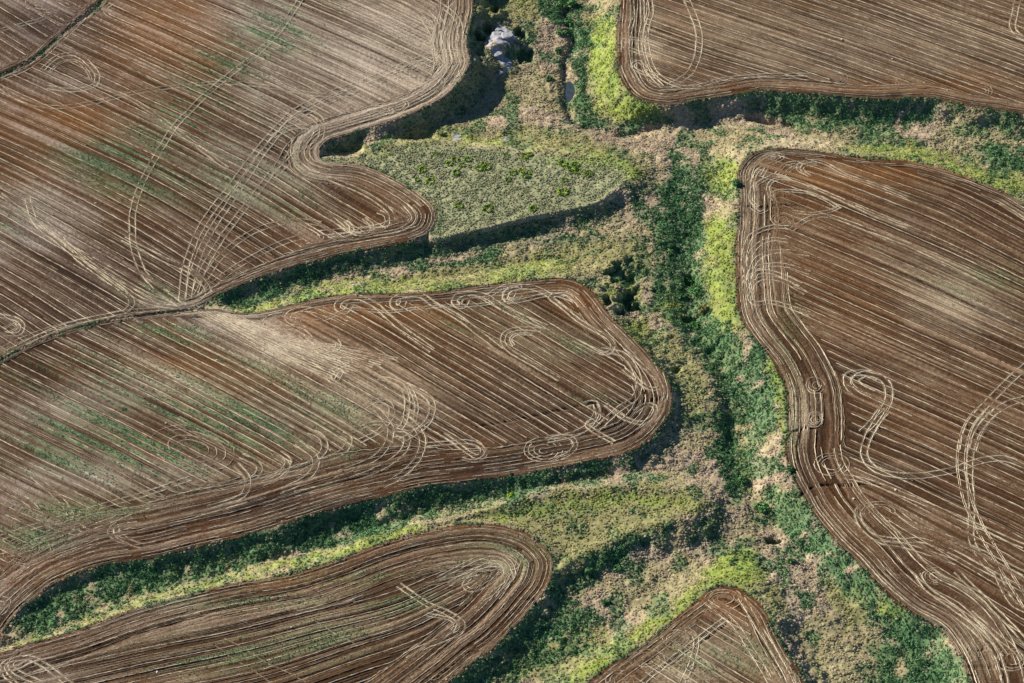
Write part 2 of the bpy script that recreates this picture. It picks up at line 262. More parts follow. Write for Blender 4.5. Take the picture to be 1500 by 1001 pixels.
# ------------------------------------------------------------------ ground cover, from regions of the photograph
COVER = {
 'green': [[(325, 440), (345, 424), (420, 396), (500, 375), (580, 360), (640, 352), (660, 352), (600, 378), (520, 395), (450, 412), (400, 432), (360, 447), (335, 450)],
   [(800, -40), (860, -40), (858, 30), (870, 60), (858, 110), (862, 150), (900, 185), (930, 196), (880, 186), (845, 190), (838, 150), (842, 110), (836, 60), (815, 40), (790, 10)],
   [(985, 225), (1012, 232), (1022, 270), (1030, 320), (1030, 400), (1040, 450), (1075, 490), (1110, 510), (1140, 560), (1150, 600), (1120, 640), (1100, 690), (1090, 730), (1070, 740), (1055, 680), (1050, 600), (1035, 540), (985, 480), (960, 440), (955, 380), (965, 340), (940, 320), (970, 290), (978, 250)],
   [(1100, 720), (1165, 712), (1190, 755), (1260, 830), (1330, 900), (1400, 950), (1415, 1001), (1300, 1010), (1280, 960), (1310, 930), (1240, 870), (1180, 800), (1120, 760)],
   [(20, 915), (60, 872), (150, 832), (300, 798), (450, 760), (560, 730), (700, 708), (860, 680), (940, 662), (960, 668), (850, 700), (770, 722), (700, 735), (620, 755), (560, 775), (500, 795), (420, 812), (300, 846), (180, 884), (100, 915), (40, 930)],
   [(800, 850), (840, 880), (880, 900), (860, 960), (760, 1001), (660, 1010), (730, 945), (790, 885)],
   [(1120, 136), (1200, 142), (1340, 148), (1380, 150), (1360, 180), (1280, 195), (1200, 190), (1120, 170)],
   [(1440, 210), (1510, 205), (1520, 260), (1460, 250), (1430, 230)], [(1480, 165), (1520, 170), (1520, 200), (1470, 195)],
   [(830, 840), (880, 806), (940, 782), (980, 766), (990, 776), (930, 806), (870, 850), (835, 862)],
   [(1290, 925), (1345, 905), (1385, 930), (1350, 960), (1300, 955)], [(900, 175), (960, 172), (1000, 170), (930, 192)], [(600, 395), (700, 375), (800, 352), (700, 385)]],
 'lime': [[(868, 28), (905, 28), (903, 110), (920, 138), (945, 155), (965, 168), (930, 178), (895, 172), (872, 160), (862, 120), (866, 70)], [(1033, 237), (1070, 232), (1082, 245), (1076, 278), (1052, 289), (1032, 265)],
   [(1030, 322), (1078, 318), (1079, 400), (1082, 450), (1092, 478), (1060, 485), (1036, 440), (1030, 380)],
   [(345, 458), (420, 446), (470, 436), (540, 428), (640, 424), (720, 414), (620, 412), (560, 410), (500, 417), (430, 432), (380, 445)],
   [(760, 219), (840, 222), (900, 228), (950, 248), (945, 266), (925, 266), (895, 248), (850, 238), (790, 230)], [(520, 226), (600, 206), (690, 200), (760, 212), (700, 216), (610, 214)], [(780, 385), (830, 378), (845, 395), (800, 402), (720, 412), (700, 410)],
   [(1230, 216), (1330, 214), (1400, 232), (1500, 262), (1510, 290), (1470, 280), (1400, 252), (1330, 236), (1260, 230)],
   [(700, 755), (780, 735), (870, 725), (980, 720), (1020, 740), (1000, 752), (930, 742), (840, 745), (740, 768)],
   [(1040, 830), (1070, 805), (1105, 808), (1118, 850), (1090, 866), (1060, 858), (1030, 866), (985, 896)],
   [(820, 1010), (880, 950), (960, 900), (1030, 860), (1030, 874), (960, 930), (900, 970), (862, 1002)],
   [(30, 945), (120, 910), (250, 868), (380, 835), (500, 800), (600, 770), (620, 778), (500, 816), (340, 852), (192, 890), (60, 936)], [(1125, 500), (1150, 560), (1154, 660), (1146, 665), (1140, 600), (1120, 540)],
   [(905, 478), (945, 470), (950, 500), (930, 500)], [(885, 415), (925, 422), (940, 440), (905, 432), (888, 440)], [(960, 430), (1000, 440), (1000, 465), (960, 460)], [(1290, 880), (1325, 890), (1315, 915), (1285, 905)], [(705, 0), (790, 2), (790, 8), (706, 6)]],
 'olive': [[(520, 425), (620, 400), (720, 380), (840, 355), (940, 350), (955, 380), (930, 400), (880, 400), (820, 402), (720, 412), (600, 424)], [(660, 765), (740, 735), (860, 712), (1000, 714), (1040, 745), (990, 765), (900, 800), (820, 850), (812, 815), (770, 780), (720, 768)],
   [(880, 460), (990, 490), (1030, 540), (1040, 600), (1000, 620), (990, 570), (940, 505)], [(500, 232), (560, 205), (660, 178), (700, 175), (700, 195), (640, 205), (560, 219)], [(1100, 860), (1140, 855), (1150, 900), (1130, 905)], [(1060, 640), (1100, 660), (1105, 720), (1085, 720)],
   [(1200, 850), (1260, 860), (1280, 910), (1240, 930)], [(740, 950), (880, 910), (900, 940), (830, 1001), (720, 1001)], [(700, 0), (790, 0), (790, 35), (760, 40), (700, 30)], [(690, 90), (725, 92), (720, 112), (695, 118)], [(700, 195), (760, 185), (860, 200), (960, 235), (900, 232), (770, 216)]],
 'crest': [[(478, 229), (520, 224), (600, 204), (660, 205), (700, 212), (770, 219), (860, 224), (900, 230), (770, 226), (690, 219), (600, 213), (520, 233)], [(1060, 222), (1120, 200), (1210, 205), (1250, 218), (1140, 216), (1100, 226), (1085, 240)],
   [(940, 196), (1000, 184), (1080, 177), (1130, 182), (1080, 184), (1000, 192), (950, 202)], [(640, 352), (720, 334), (820, 311), (870, 300), (900, 284), (918, 266), (900, 292), (860, 306), (800, 318), (700, 342), (650, 354)], [(760, 394), (850, 388), (910, 384), (860, 394)],
   [(255, 452), (320, 440), (340, 456), (300, 460)]],
 'mesa': [MESA],
 'rock': [[(722, 44), (732, 38), (752, 46), (757, 56), (748, 64), (732, 66), (722, 58), (716, 68), (712, 66)], [(720, 70), (734, 74), (736, 86), (748, 90), (750, 98), (734, 108), (728, 114), (740, 98), (730, 90)], [(662, 196), (674, 200), (672, 208), (664, 206)], [(738, 201), (746, 203), (742, 208)], [(550, 0), (551, 0), (551, 1)]],
}
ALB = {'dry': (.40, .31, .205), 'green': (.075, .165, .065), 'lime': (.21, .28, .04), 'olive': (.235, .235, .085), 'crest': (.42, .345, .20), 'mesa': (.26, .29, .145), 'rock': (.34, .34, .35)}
MX0, MY0, MS = -60, -60, 2.0
mxs, mys = np.meshgrid(np.arange(MX0, PW+60, MS), np.arange(MY0, PH+60, MS))
def mask_of(polys, soft):
    M = np.zeros(mxs.shape)
    for p in polys:
        p = np.array(p, float); lo = p.min(0)-20; hi = p.max(0)+20
        i0, i1 = np.clip(((lo[1]-MY0)/MS, (hi[1]-MY0)/MS), 0, mxs.shape[0]).astype(int); j0, j1 = np.clip(((lo[0]-MX0)/MS, (hi[0]-MX0)/MS), 0, mxs.shape[1]).astype(int)
        if i1 <= i0 or j1 <= j0: continue
        s = sdf_poly(p, mxs[i0:i1, j0:j1], mys[i0:i1, j0:j1])
        M[i0:i1, j0:j1] = np.maximum(M[i0:i1, j0:j1], sstep(soft, -soft, s))
    return M
def msamp(M, px, py):
    fx = np.clip((px-MX0)/MS, 0, M.shape[1]-1.01); fy = np.clip((py-MY0)/MS, 0, M.shape[0]-1.01)
    ix = fx.astype(int); iy = fy.astype(int); u = fx-ix; v = fy-iy
    return (M[iy, ix]*(1-u)+M[iy, ix+1]*u)*(1-v)+(M[iy+1, ix]*(1-u)+M[iy+1, ix+1]*u)*v
val = (fs > -1.0) & (GX > xs[40]) & (GX < xs[-40])
vx, vy = GX[val], GY[val]
wob = 26
wpx = PXg[val]+(fbm(vx, vy, 5.0, 61, 3)-.5)*wob; wpy = PYg[val]+(fbm(vx, vy, 5.0, 62, 3)-.5)*wob
W = {'dry': np.full(vx.shape, .5)}
for k, ps in COVER.items():
    soft = {'mesa': 3, 'crest': 5, 'rock': 2, 'lime': 13}.get(k, 9)
    if k in ('mesa', 'rock', 'crest'): w = msamp(mask_of(ps, soft), PXg[val]*.8+wpx*.2, PYg[val]*.8+wpy*.2)
    else: w = msamp(mask_of(ps, soft), wpx, wpy)
    W[k] = w
patch = fbm(vx, vy, 4.5, 71, 3)
# volunteer green in the dry floor, dry gaps in the green
W['green'] = np.clip(W['green']*sstep(.20, .50, patch)*1.4, 0, 1.3)+.75*sstep(.50, .68, fbm(vx, vy, 7, 75, 3))*(W['mesa'] < .3)*(W['rock'] < .2)
W['lime'] = W['lime']*(.75+.7*sstep(.25, .6, fbm(vx, vy, 3.5, 78, 3)))
W['olive'] *= 1.05; W['crest'] *= 1.1; W['mesa'] *= 1.0; W['rock'] *= 3.0
# a green weedy fringe follows the field edges
fringe = sstep(.8, 2.2, dep[val])*sstep(2.4, .6, fs[val])*sstep(.46, .56, fbm(vx, vy, 9, 81, 2)); W['green'] = np.maximum(W['green'], fringe*.8)
# dark weeds and scrub on the steep banks, also deepening their shade by colour
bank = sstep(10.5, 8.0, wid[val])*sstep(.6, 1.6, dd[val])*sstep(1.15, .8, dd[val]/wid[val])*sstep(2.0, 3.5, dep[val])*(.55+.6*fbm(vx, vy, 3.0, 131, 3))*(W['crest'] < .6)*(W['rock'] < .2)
W['green'] = np.maximum(W['green'], np.maximum(.75*bank, PITM[val]*1.2))  # dark green in the pits stands in for their deep shade
W['olive'] = np.maximum(W['olive'], .5*sstep(.42, .6, fbm(vx, vy, 18, 171, 3))*(W['mesa'] < .3))
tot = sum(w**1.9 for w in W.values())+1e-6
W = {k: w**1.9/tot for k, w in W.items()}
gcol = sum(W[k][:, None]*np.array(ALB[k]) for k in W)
gcol = gcol*(0.78+.44*fbm(vx, vy, 1.3, 91, 2))[:, None]*(0.85+.3*fbm(vx, vy, 12, 93, 2))[:, None]
GC = np.zeros((NY, NX, 3), np.float32); GC[...] = ALB['dry']
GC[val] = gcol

# ------------------------------------------------------------------ field surface: row directions, streaks, colour
def ang_of(px, py, s):
    a = ground_px([(px-4, py-4*s), (px+4, py+4*s)]); return math.atan2(a[1, 1]-a[0, 1], a[1, 0]-a[0, 0])
for k, f in F.items():
    dp = ground_px([(a, b) for a, b, _ in f['dirs']]); vv = []
    for a, b, s in f['dirs']:
        t_ = ang_of(a, b, s); vv.append(np.array([math.cos(2*t_), math.sin(2*t_)]))
    if len(vv) == 1: vv = vv*2; dp = np.concatenate([dp, dp])
    f['dirc'] = idw(dp, vv, CX, CY, 2.5)
    hp = ground_px([(a, b) for a, b, _ in f['hw']]); f['hwc'] = idw(hp, [float(h) for *_, h in f['hw']], CX, CY, 3.5)
FID = np.full((NY, NX), -1, np.int8)
DX = np.zeros((NY, NX), np.float32); DY = np.zeros((NY, NX), np.float32)
for i, (k, f) in enumerate(F.items()):
    m = f['sdf'] < 0.3; FID[m] = i
    D2 = up(f['dirc']); a = .5*np.arctan2(D2[..., 1], D2[..., 0]); HW = up(f['hwc']); f['HW'] = HW
    gy, gx = np.gradient(f['sdf'], ys, xs); g = np.hypot(gx, gy)+1e-6; tx, ty = -gy/g, gx/g
    head = sstep(HW*1.02, HW*.95, -f['sdf'])
    ca, sa = np.cos(a), np.sin(a); sg = np.sign(ca*tx+sa*ty); sg[sg == 0] = 1
    hx = ca*(1-head)+tx*sg*head; hy = sa*(1-head)+ty*sg*head; n = np.hypot(hx, hy)+1e-6
    DX[m] = (hx/n)[m]; DY[m] = (hy/n)[m]; f['DX'] = hx/n; f['DY'] = hy/n; f['head'] = head
fm = (FID >= 0) & (GX > xs[30]) & (GX < xs[-31]) & (GY > ys[30]) & (GY < ys[-31])
fiy, fix = np.nonzero(fm)
def lic(noise, L, stp):
    acc = noise[fiy, fix].astype(np.float32).copy(); n = 1
    for sgn in (1, -1):
        x = fix.astype(np.float32); y = fiy.astype(np.float32); pvx = DX[fiy, fix]*sgn; pvy = DY[fiy, fix]*sgn
        for _ in range(L):
            x = np.clip(x+pvx*stp, 0, NX-1); y = np.clip(y+pvy*stp, 0, NY-1)
            jx = (x+.5).astype(np.int32); jy = (y+.5).astype(np.int32); np.minimum(jx, NX-1, out=jx); np.minimum(jy, NY-1, out=jy)
            acc += noise[jy, jx]; qx = DX[jy, jx]; qy = DY[jy, jx]; s = np.where(qx*pvx+qy*pvy < 0, -1, 1)
            ok = (qx != 0) | (qy != 0); pvx = np.where(ok, qx*s, pvx); pvy = np.where(ok, qy*s, pvy)
        n += L
    a = acc/n; a = (a-a.mean())/a.std(); return a
wn = rng.random((NY, NX)).astype(np.float32)
def box(A, r):
    B = A.copy()
    for ax in (0, 1): B = sum(np.roll(B, s, ax) for s in range(-r, r+1))/(2*r+1)
    return B
l1 = lic(wn, 64, 1.0); l2 = lic(box(rng.random((NY, NX)).astype(np.float32), 1), 64, 2.0); l3 = lic(box(rng.random((NY, NX)).astype(np.float32), 4), 32, 4.0)
FX, FY = GX[fm], GY[fm]; fpx, fpy = PXg[fm], PYg[fm]
relief = np.zeros((NY, NX), np.float32); relief[fm] = np.clip(.05*l1+.075*l2, -.25, .25)
Z = Z+relief*sstep(-.1, -1.2, fs)
RILLS = [([(1078, 300), (1110, 303), (1145, 301), (1182, 302)], .6, .42), ([(1148, 633), (1165, 632), (1180, 627), (1195, 628)], .6, .4), ([(1172, 727), (1185, 717), (1205, 711), (1240, 712), (1268, 709), (1292, 711)], .6, .42), ([(700, 625), (767, 613), (860, 593), (905, 590), (953, 587), (980, 581)], .5, .5),
         ([(940, 1003), (985, 968), (1036, 932), (1068, 910)], .7, .6), ([(768, 876), (780, 879), (786, 886)], .7, .5), ([(1398, 953), (1440, 952)], .3, .45), ([(1410, 975), (1450, 978), (1505, 977)], .3, .45), ([(1280, 843), (1318, 840)], .4, .5), ([(200, 462), (260, 456), (312, 450)], .5, .6)]
for line, d, w in RILLS:
    L = catmull(ground_px(line), False, 1.0); lo = L.min(0)-3; hi = L.max(0)+3
    j0, j1 = np.searchsorted(xs, [lo[0], hi[0]]); i0, i1 = np.searchsorted(ys, [lo[1], hi[1]])
    q = dist_line(L, GX[i0:i1, j0:j1], GY[i0:i1, j0:j1])+(vnoise(GX[i0:i1, j0:j1], GY[i0:i1, j0:j1], 3, 45)-.5)*.5
    Z[i0:i1, j0:j1] -= d*np.exp(-(q/w)**2)

# broad tints of each field: px, py, rx, ry, amount
PALE = [(480, 110, 190, 100, .72), (590, 60, 90, 80, .6), (390, 20, 60, 40, .45), (60, 330, 110, 70, .55), (380, 240, 130, 70, .35), (160, 420, 90, 40, .25), (640, 90, 40, 60, .5), (260, 445, 60, 14, .7), (90, 120, 60, 25, .35),
        (330, 475, 60, 18, 1.2), (420, 515, 70, 26, .95), (520, 570, 90, 40, .7), (450, 620, 150, 45, .5), (250, 570, 160, 40, .35), (180, 690, 170, 35, .45), (620, 600, 60, 30, .4), (80, 600, 100, 40, .35), (800, 490, 120, 50, .18), (330, 700, 120, 30, .3),
        (710, 830, 70, 30, .6), (350, 900, 200, 40, .25), (560, 930, 120, 40, .15), (60, 980, 80, 25, .4), (1040, 960, 60, 45, .9), (990, 990, 40, 25, .6),
        (1400, 435, 75, 45, .85), (1110, 330, 30, 70, .4), (1120, 450, 40, 60, .3), (1330, 380, 90, 40, .2), (1170, 620, 30, 70, .45), (1250, 770, 60, 40, .3), (1420, 960, 50, 50, .5), (1310, 690, 60, 20, .3), (1230, 250, 30, 12, .3),
        (1130, 60, 160, 45, .5), (1400, 60, 110, 60, .45), (950, 60, 35, 50, .5), (1000, 130, 60, 20, .3), (60, 15, 60, 14, .3)]
GREENB = [(430, 25, 40, 25, .8), (385, 62, 40, 22, .7), (320, 108, 38, 22, .9), (262, 168, 40, 20, .9), (205, 208, 40, 16, .8), (150, 235, 60, 16, .55), (330, 175, 70, 30, .4), (230, 270, 80, 22, .5), (380, 265, 60, 30, .4), (430, 300, 30, 14, .6), (20, 320, 40, 20, .6), (230, 430, 40, 12, .7),
          (230, 485, 50, 8, .6), (60, 545, 70, 22, .8), (140, 570, 60, 25, .5), (270, 495, 30, 14, .5), (340, 545, 60, 18, .5), (250, 620, 110, 30, .95), (120, 640, 90, 22, .8), (60, 680, 70, 14, .6), (440, 605, 60, 28, .8), (400, 640, 60, 20, .5), (230, 680, 60, 24, .7), (710, 470, 50, 16, .5), (820, 510, 40, 14, .4), (130, 745, 60, 14, .6), (40, 790, 40, 12, .7), (520, 665, 30, 10, .5), (870, 585, 30, 10, .4),
          (730, 815, 45, 18, .7), (580, 880, 40, 12, .7), (480, 930, 50, 16, .6), (340, 960, 90, 18, .6), (300, 880, 120, 8, .6), (500, 845, 120, 8, .45), (1050, 965, 50, 20, .8), (1430, 415, 45, 16, .7), (1155, 490, 14, 30, .4), (1160, 620, 10, 60, .3)]
ORANGE = [(280, 70, 110, 60, .8), (120, 180, 120, 36, .7), (250, 30, 80, 40, .6), (60, 260, 60, 30, .4), (330, 560, 90, 30, .5), (270, 535, 60, 14, .7), (560, 460, 160, 20, .6), (830, 440, 50, 25, .5), (400, 800, 260, 30, .3), (1330, 250, 140, 25, .8), (1200, 260, 80, 20, .5), (1250, 400, 100, 100, .35), (1000, 40, 60, 30, .4), (1250, 130, 200, 14, .5), (1420, 120, 60, 20, .5), (300, 850, 300, 20, .5), (1070, 880, 40, 20, .5)]
DARK = [(60, 40, 90, 50, .8), (100, 470, 140, 40, .5), (120, 400, 120, 50, .5), (290, 400, 80, 50, .3), (150, 790, 200, 30, .55), (420, 740, 200, 22, .7), (700, 690, 160, 18, .6), (930, 610, 50, 60, .5), (800, 600, 110, 40, .4), (1180, 700, 30, 60, .5), (1300, 850, 60, 40, .4), (620, 330, 40, 25, .4), (340, 30, 16, 30, .3), (1240, 520, 80, 40, .3), (700, 900, 100, 40, .2)]
def blobs(L):
    a = np.zeros(fpx.shape, np.float32)
    for x, y, rx, ry, v in L:
        m = (np.abs(fpx-x) < 2.6*rx) & (np.abs(fpy-y) < 2.6*ry)
        a[m] += v*np.exp(-((fpx[m]-x)/rx)**2-((fpy[m]-y)/ry)**2)
    return a
big = fbm(FX, FY, 30, 101, 3); med = fbm(FX, FY, 7, 105, 3)
drk = np.clip(blobs(DARK), 0, 1); pale = np.clip(blobs(PALE)*1.0-.04+.5*(big-.5)-.7*drk, 0, 1.1); grn = np.clip(blobs([(a, b, rx*1.3, ry*1.35, v) for a, b, rx, ry, v in GREENB]), 0, 1); org = np.clip(.9*blobs(ORANGE)+.6*(fbm(FX, FY, 38, 107, 3)-.48), 0, .85)
soil = np.array((.074, .036, .016)); soil_o = np.array((.155, .064, .016)); soil_d = np.array((.027, .0165, .015)); straw = np.array((.46, .38, .275)); ash_sheen = np.array((.29, .255, .235)); weed = np.array((.10, .17, .07))
c = soil*(1-org)[:, None]+soil_o*org[:, None]
c = c*(1-.85*drk)[:, None]+soil_d*(.85*drk)[:, None]
tone = np.array([f['tone'] for f in F.values()])[FID[fm]]
st = np.clip(.40*l1+.32*l2+.06*l3, -1.4, 1.8)
amt = np.clip(pale*.72-.03+.36*st*(.3+.95*pale)+.10*np.maximum(l2, 0)+tone*.3+.16*(med-.5), 0, 1)
wg = sstep(250, 950, fpx+.5*fpy)[:, None]; ashg = np.array((.285, .205, .12))   # straw litter golden in the east; bluish grey west also paints a cool sheen
c = c*(1-amt)[:, None]+((ash_sheen*(1-wg)+ashg*wg)*.65+straw*.35)*amt[:, None]
gs = np.clip(np.clip(grn*1.15, 0, 1)*sstep(-.3, 1.5, .9*l2+.45*l1+.4*l3+1.2*(med-.45)), 0, 1)*.8
c = c*(1-gs)[:, None]+weed*gs[:, None]
c = c*np.clip(1+.24*l1+.17*l2+.02*l3, .35, 1.9)[:, None]
GC[fm] = c

# ------------------------------------------------------------------ meshes
def add_col(me, cols, name='tint'):
    a = me.color_attributes.new(name, 'FLOAT_COLOR', 'POINT')
    b = np.ones((len(cols), 4), np.float32); b[:, :3] = cols; a.data.foreach_set('color', b.ravel())
def mesh_np(name, V, Q, cols=None, smooth=False, mat=None, parent=None, loc=None):
    V = np.asarray(V, np.float32); Q = np.asarray(Q, np.int32)
    me = bpy.data.meshes.new(name); k = Q.shape[1]
    me.vertices.add(len(V)); me.vertices.foreach_set('co', V.ravel())
    me.loops.add(Q.size); me.loops.foreach_set('vertex_index', Q.ravel())
    me.polygons.add(len(Q)); me.polygons.foreach_set('loop_start', np.arange(0, Q.size, k, dtype=np.int32))
    if smooth: me.polygons.foreach_set('use_smooth', np.ones(len(Q), bool))
    me.update(calc_edges=True)
    if cols is not None: add_col(me, cols)
    if mat: me.materials.append(mat)
    o = bpy.data.objects.new(name, me); COL.objects.link(o)
    if parent: o.parent = parent
    if loc is not None: o.location = loc
    return o

def mat_tint(name, noise_scale=1.2, amount=.35, bump=.25, bscale=2.5, rough=.95, tint='tint'):
    m = bpy.data.materials.new(name); m.use_nodes = True; n = m.node_tree; b = n.nodes['Principled BSDF']
    b.inputs['Roughness'].default_value = rough; b.inputs['Specular IOR Level'].default_value = .12
    at = n.nodes.new('ShaderNodeAttribute'); at.attribute_name = tint
    tc = n.nodes.new('ShaderNodeNewGeometry')
    nz = n.nodes.new('ShaderNodeTexNoise'); nz.inputs['Scale'].default_value = noise_scale; nz.inputs['Detail'].default_value = 5; nz.inputs['Roughness'].default_value = .7
    n.links.new(tc.outputs['Position'], nz.inputs['Vector'])
    mr = n.nodes.new('ShaderNodeMapRange'); mr.inputs[1].default_value = .3; mr.inputs[2].default_value = .7; mr.inputs[3].default_value = 1-amount; mr.inputs[4].default_value = 1+amount
    n.links.new(nz.outputs[0], mr.inputs[0])
    mx = n.nodes.new('ShaderNodeVectorMath'); mx.operation = 'SCALE'
    n.links.new(at.outputs['Color'], mx.inputs[0]); n.links.new(mr.outputs[0], mx.inputs['Scale']); n.links.new(mx.outputs[0], b.inputs['Base Color'])
    if bump:
        n2 = n.nodes.new('ShaderNodeTexNoise'); n2.inputs['Scale'].default_value = bscale; n2.inputs['Detail'].default_value = 4
        n.links.new(tc.outputs['Position'], n2.inputs['Vector'])
        bp = n.nodes.new('ShaderNodeBump'); bp.inputs['Strength'].default_value = bump; bp.inputs['Distance'].default_value = .25
        n.links.new(n2.outputs[0], bp.inputs['Height']); n.links.new(bp.outputs[0], b.inputs['Normal'])
    return m
M_GROUND = mat_tint('grassland soil', .9, .3, .5, 1.6)
M_FIELD = mat_tint('stubble soil', 1.8, .28, .35, 2.6)
M_STRAW = mat_tint('straw and stubble', 1.5, .4, .3, 3.0)

def tag(o, label=None, cat=None, group=None, kind=None):
    if label: o['label'] = label
    if cat: o['category'] = cat
    if group: o['group'] = group
    if kind: o['kind'] = kind
    return o

# owner of every cell: a field, or the open ground; border vertices slide onto the field outline
VX, VY = GX.copy(), GY.copy()
for f in F.values():
    s = f['sdf']; gy, gx = np.gradient(s, ys, xs); near = (np.abs(s) < STEP*.55)
    VX[near] -= (s*gx)[near]; VY[near] -= (s*gy)[near]
own = np.full((NY-1, NX-1), -1, np.int8)
for i, f in enumerate(F.values()):
    s = f['sdf']; sc = (s[:-1, :-1]+s[1:, :-1]+s[:-1, 1:]+s[1:, 1:])/4
    own[(sc < 0) & (own < 0)] = i
ID = np.arange(NX*NY).reshape(NY, NX)
def sub_mesh(name, m, mat):
    iy, ix = np.nonzero(m)
    q = np.stack([ID[iy, ix], ID[iy, ix+1], ID[iy+1, ix+1], ID[iy+1, ix]], 1)
    u, inv = np.unique(q, return_inverse=True)
    V = np.stack([VX.ravel()[u], VY.ravel()[u], Z.ravel()[u]], 1)
    return mesh_np(name, V, inv.reshape(q.shape), GC.reshape(-1, 3)[u], True, mat)
ground = sub_mesh('ground', own < 0, M_GROUND); tag(ground, 'eroded grassy valley floor and scarps winding between the fields', kind='structure')
for i, (k, f) in enumerate(F.items()):
    f['obj'] = sub_mesh(k, own == i, M_FIELD); tag(f['obj'], f['label'], kind='structure')

# ------------------------------------------------------------------ straw rows and wheel tracks: raised ribbons, parts of their field
FCOL = GC
STRAW = np.array((.60, .50, .34))
def ribbon(P, w, h, strength, seed):
    """P: n x 2 centre line; returns verts, quads, colours of a ragged low ridge"""
    n = len(P)
    if n < 4: return None
    T = np.gradient(P, axis=0); L = np.hypot(T[:, 0], T[:, 1])+1e-9; N = np.stack([-T[:, 1]/L, T[:, 0]/L], 1)
    r = np.random.default_rng(seed)
    ww = w*(.6+.8*r.random(n)); off = (r.random(n)-.5)*w*.35; hh = h*(.35+1.1*r.random(n)); C = P+N*off[:, None]
    fr = np.array([-.5, -.2, .2, .5]); V = np.zeros((n, 4, 3)); cols = np.zeros((n, 4, 3))
    base = sample(FCOL, P[:, 0], P[:, 1])
    s = np.clip(strength*(.42+.85*vnoise(P[:, 0], P[:, 1], 3.0, 501)+.45*(r.random(n)-.5))*sstep(.05, .5, vnoise(P[:, 0]+seed*7.3, P[:, 1], 11.0, 503)+.3*strength), 0, 1)
    hh = hh*(.25+.95*s)
    for j in range(4):
        q = C+N*(ww*fr[j])[:, None]; V[:, j, :2] = q
        V[:, j, 2] = swell(q[:, 0], q[:, 1])+(-.12 if j in (0, 3) else hh)
    for j, e in enumerate((.55, 1, 1, .55)):
        k = (s*e)[:, None]; cols[:, j] = base*(1-k)+STRAW*k
    a = np.arange(n-1)[:, None]*4; Q = np.concatenate([np.stack([a+j, a+j+1, a+j+5, a+j+4], -1).reshape(-1, 4) for j in range(3)])
    return V.reshape(-1, 3), Q, cols.reshape(-1, 3)
def join(rs):
    Vs, Qs, Cs, o = [], [], [], 0
    for r in rs:
        if r is None: continue
        Vs.append(r[0]); Qs.append(r[1]+o); Cs.append(r[2]); o += len(r[0])
    return (np.concatenate(Vs), np.concatenate(Qs), np.concatenate(Cs)) if Vs else None
SEED = [100]
def nseed(): SEED[0] += 1; return SEED[0]
def put(name, rs, f, kind=None):
    g = join(rs)
    if g is None: return
    o = mesh_np(name, g[0], g[1], g[2], True, M_STRAW, f['obj'])
    if kind: o['kind'] = kind
def resample(P, step):
    d = np.hypot(*np.diff(P, axis=0).T); s = np.concatenate([[0], np.cumsum(d)]); n = max(4, int(s[-1]/step))
    t = np.linspace(0, s[-1], n); return np.stack([np.interp(t, s, P[:, 0]), np.interp(t, s, P[:, 1])], 1)
def offset(P, d):
    T = np.gradient(P, axis=0); L = np.hypot(T[:, 0], T[:, 1])[:, None]+1e-9
    return P+np.stack([-T[:, 1], T[:, 0]], 1)/L*d
vis_x0, vis_x1, vis_y0, vis_y1 = cx_.min()-8, cx_.max()+8, cy_.min()-8, cy_.max()+8
def in_view(P, pad=30):
    px, py = proj(P[:, 0], P[:, 1], 0); return (px > -pad) & (px < PW+pad) & (py > -pad) & (py < PH+pad)
def pieces(P, ok, mn=5):
    out_, i = [], 0
    while i < len(P):
        if ok[i]:
            j = i
            while j < len(P) and ok[j]: j += 1
            if j-i >= mn: out_.append(P[i:j])
            i = j
        else: i += 1
    return out_
RS = 1.1
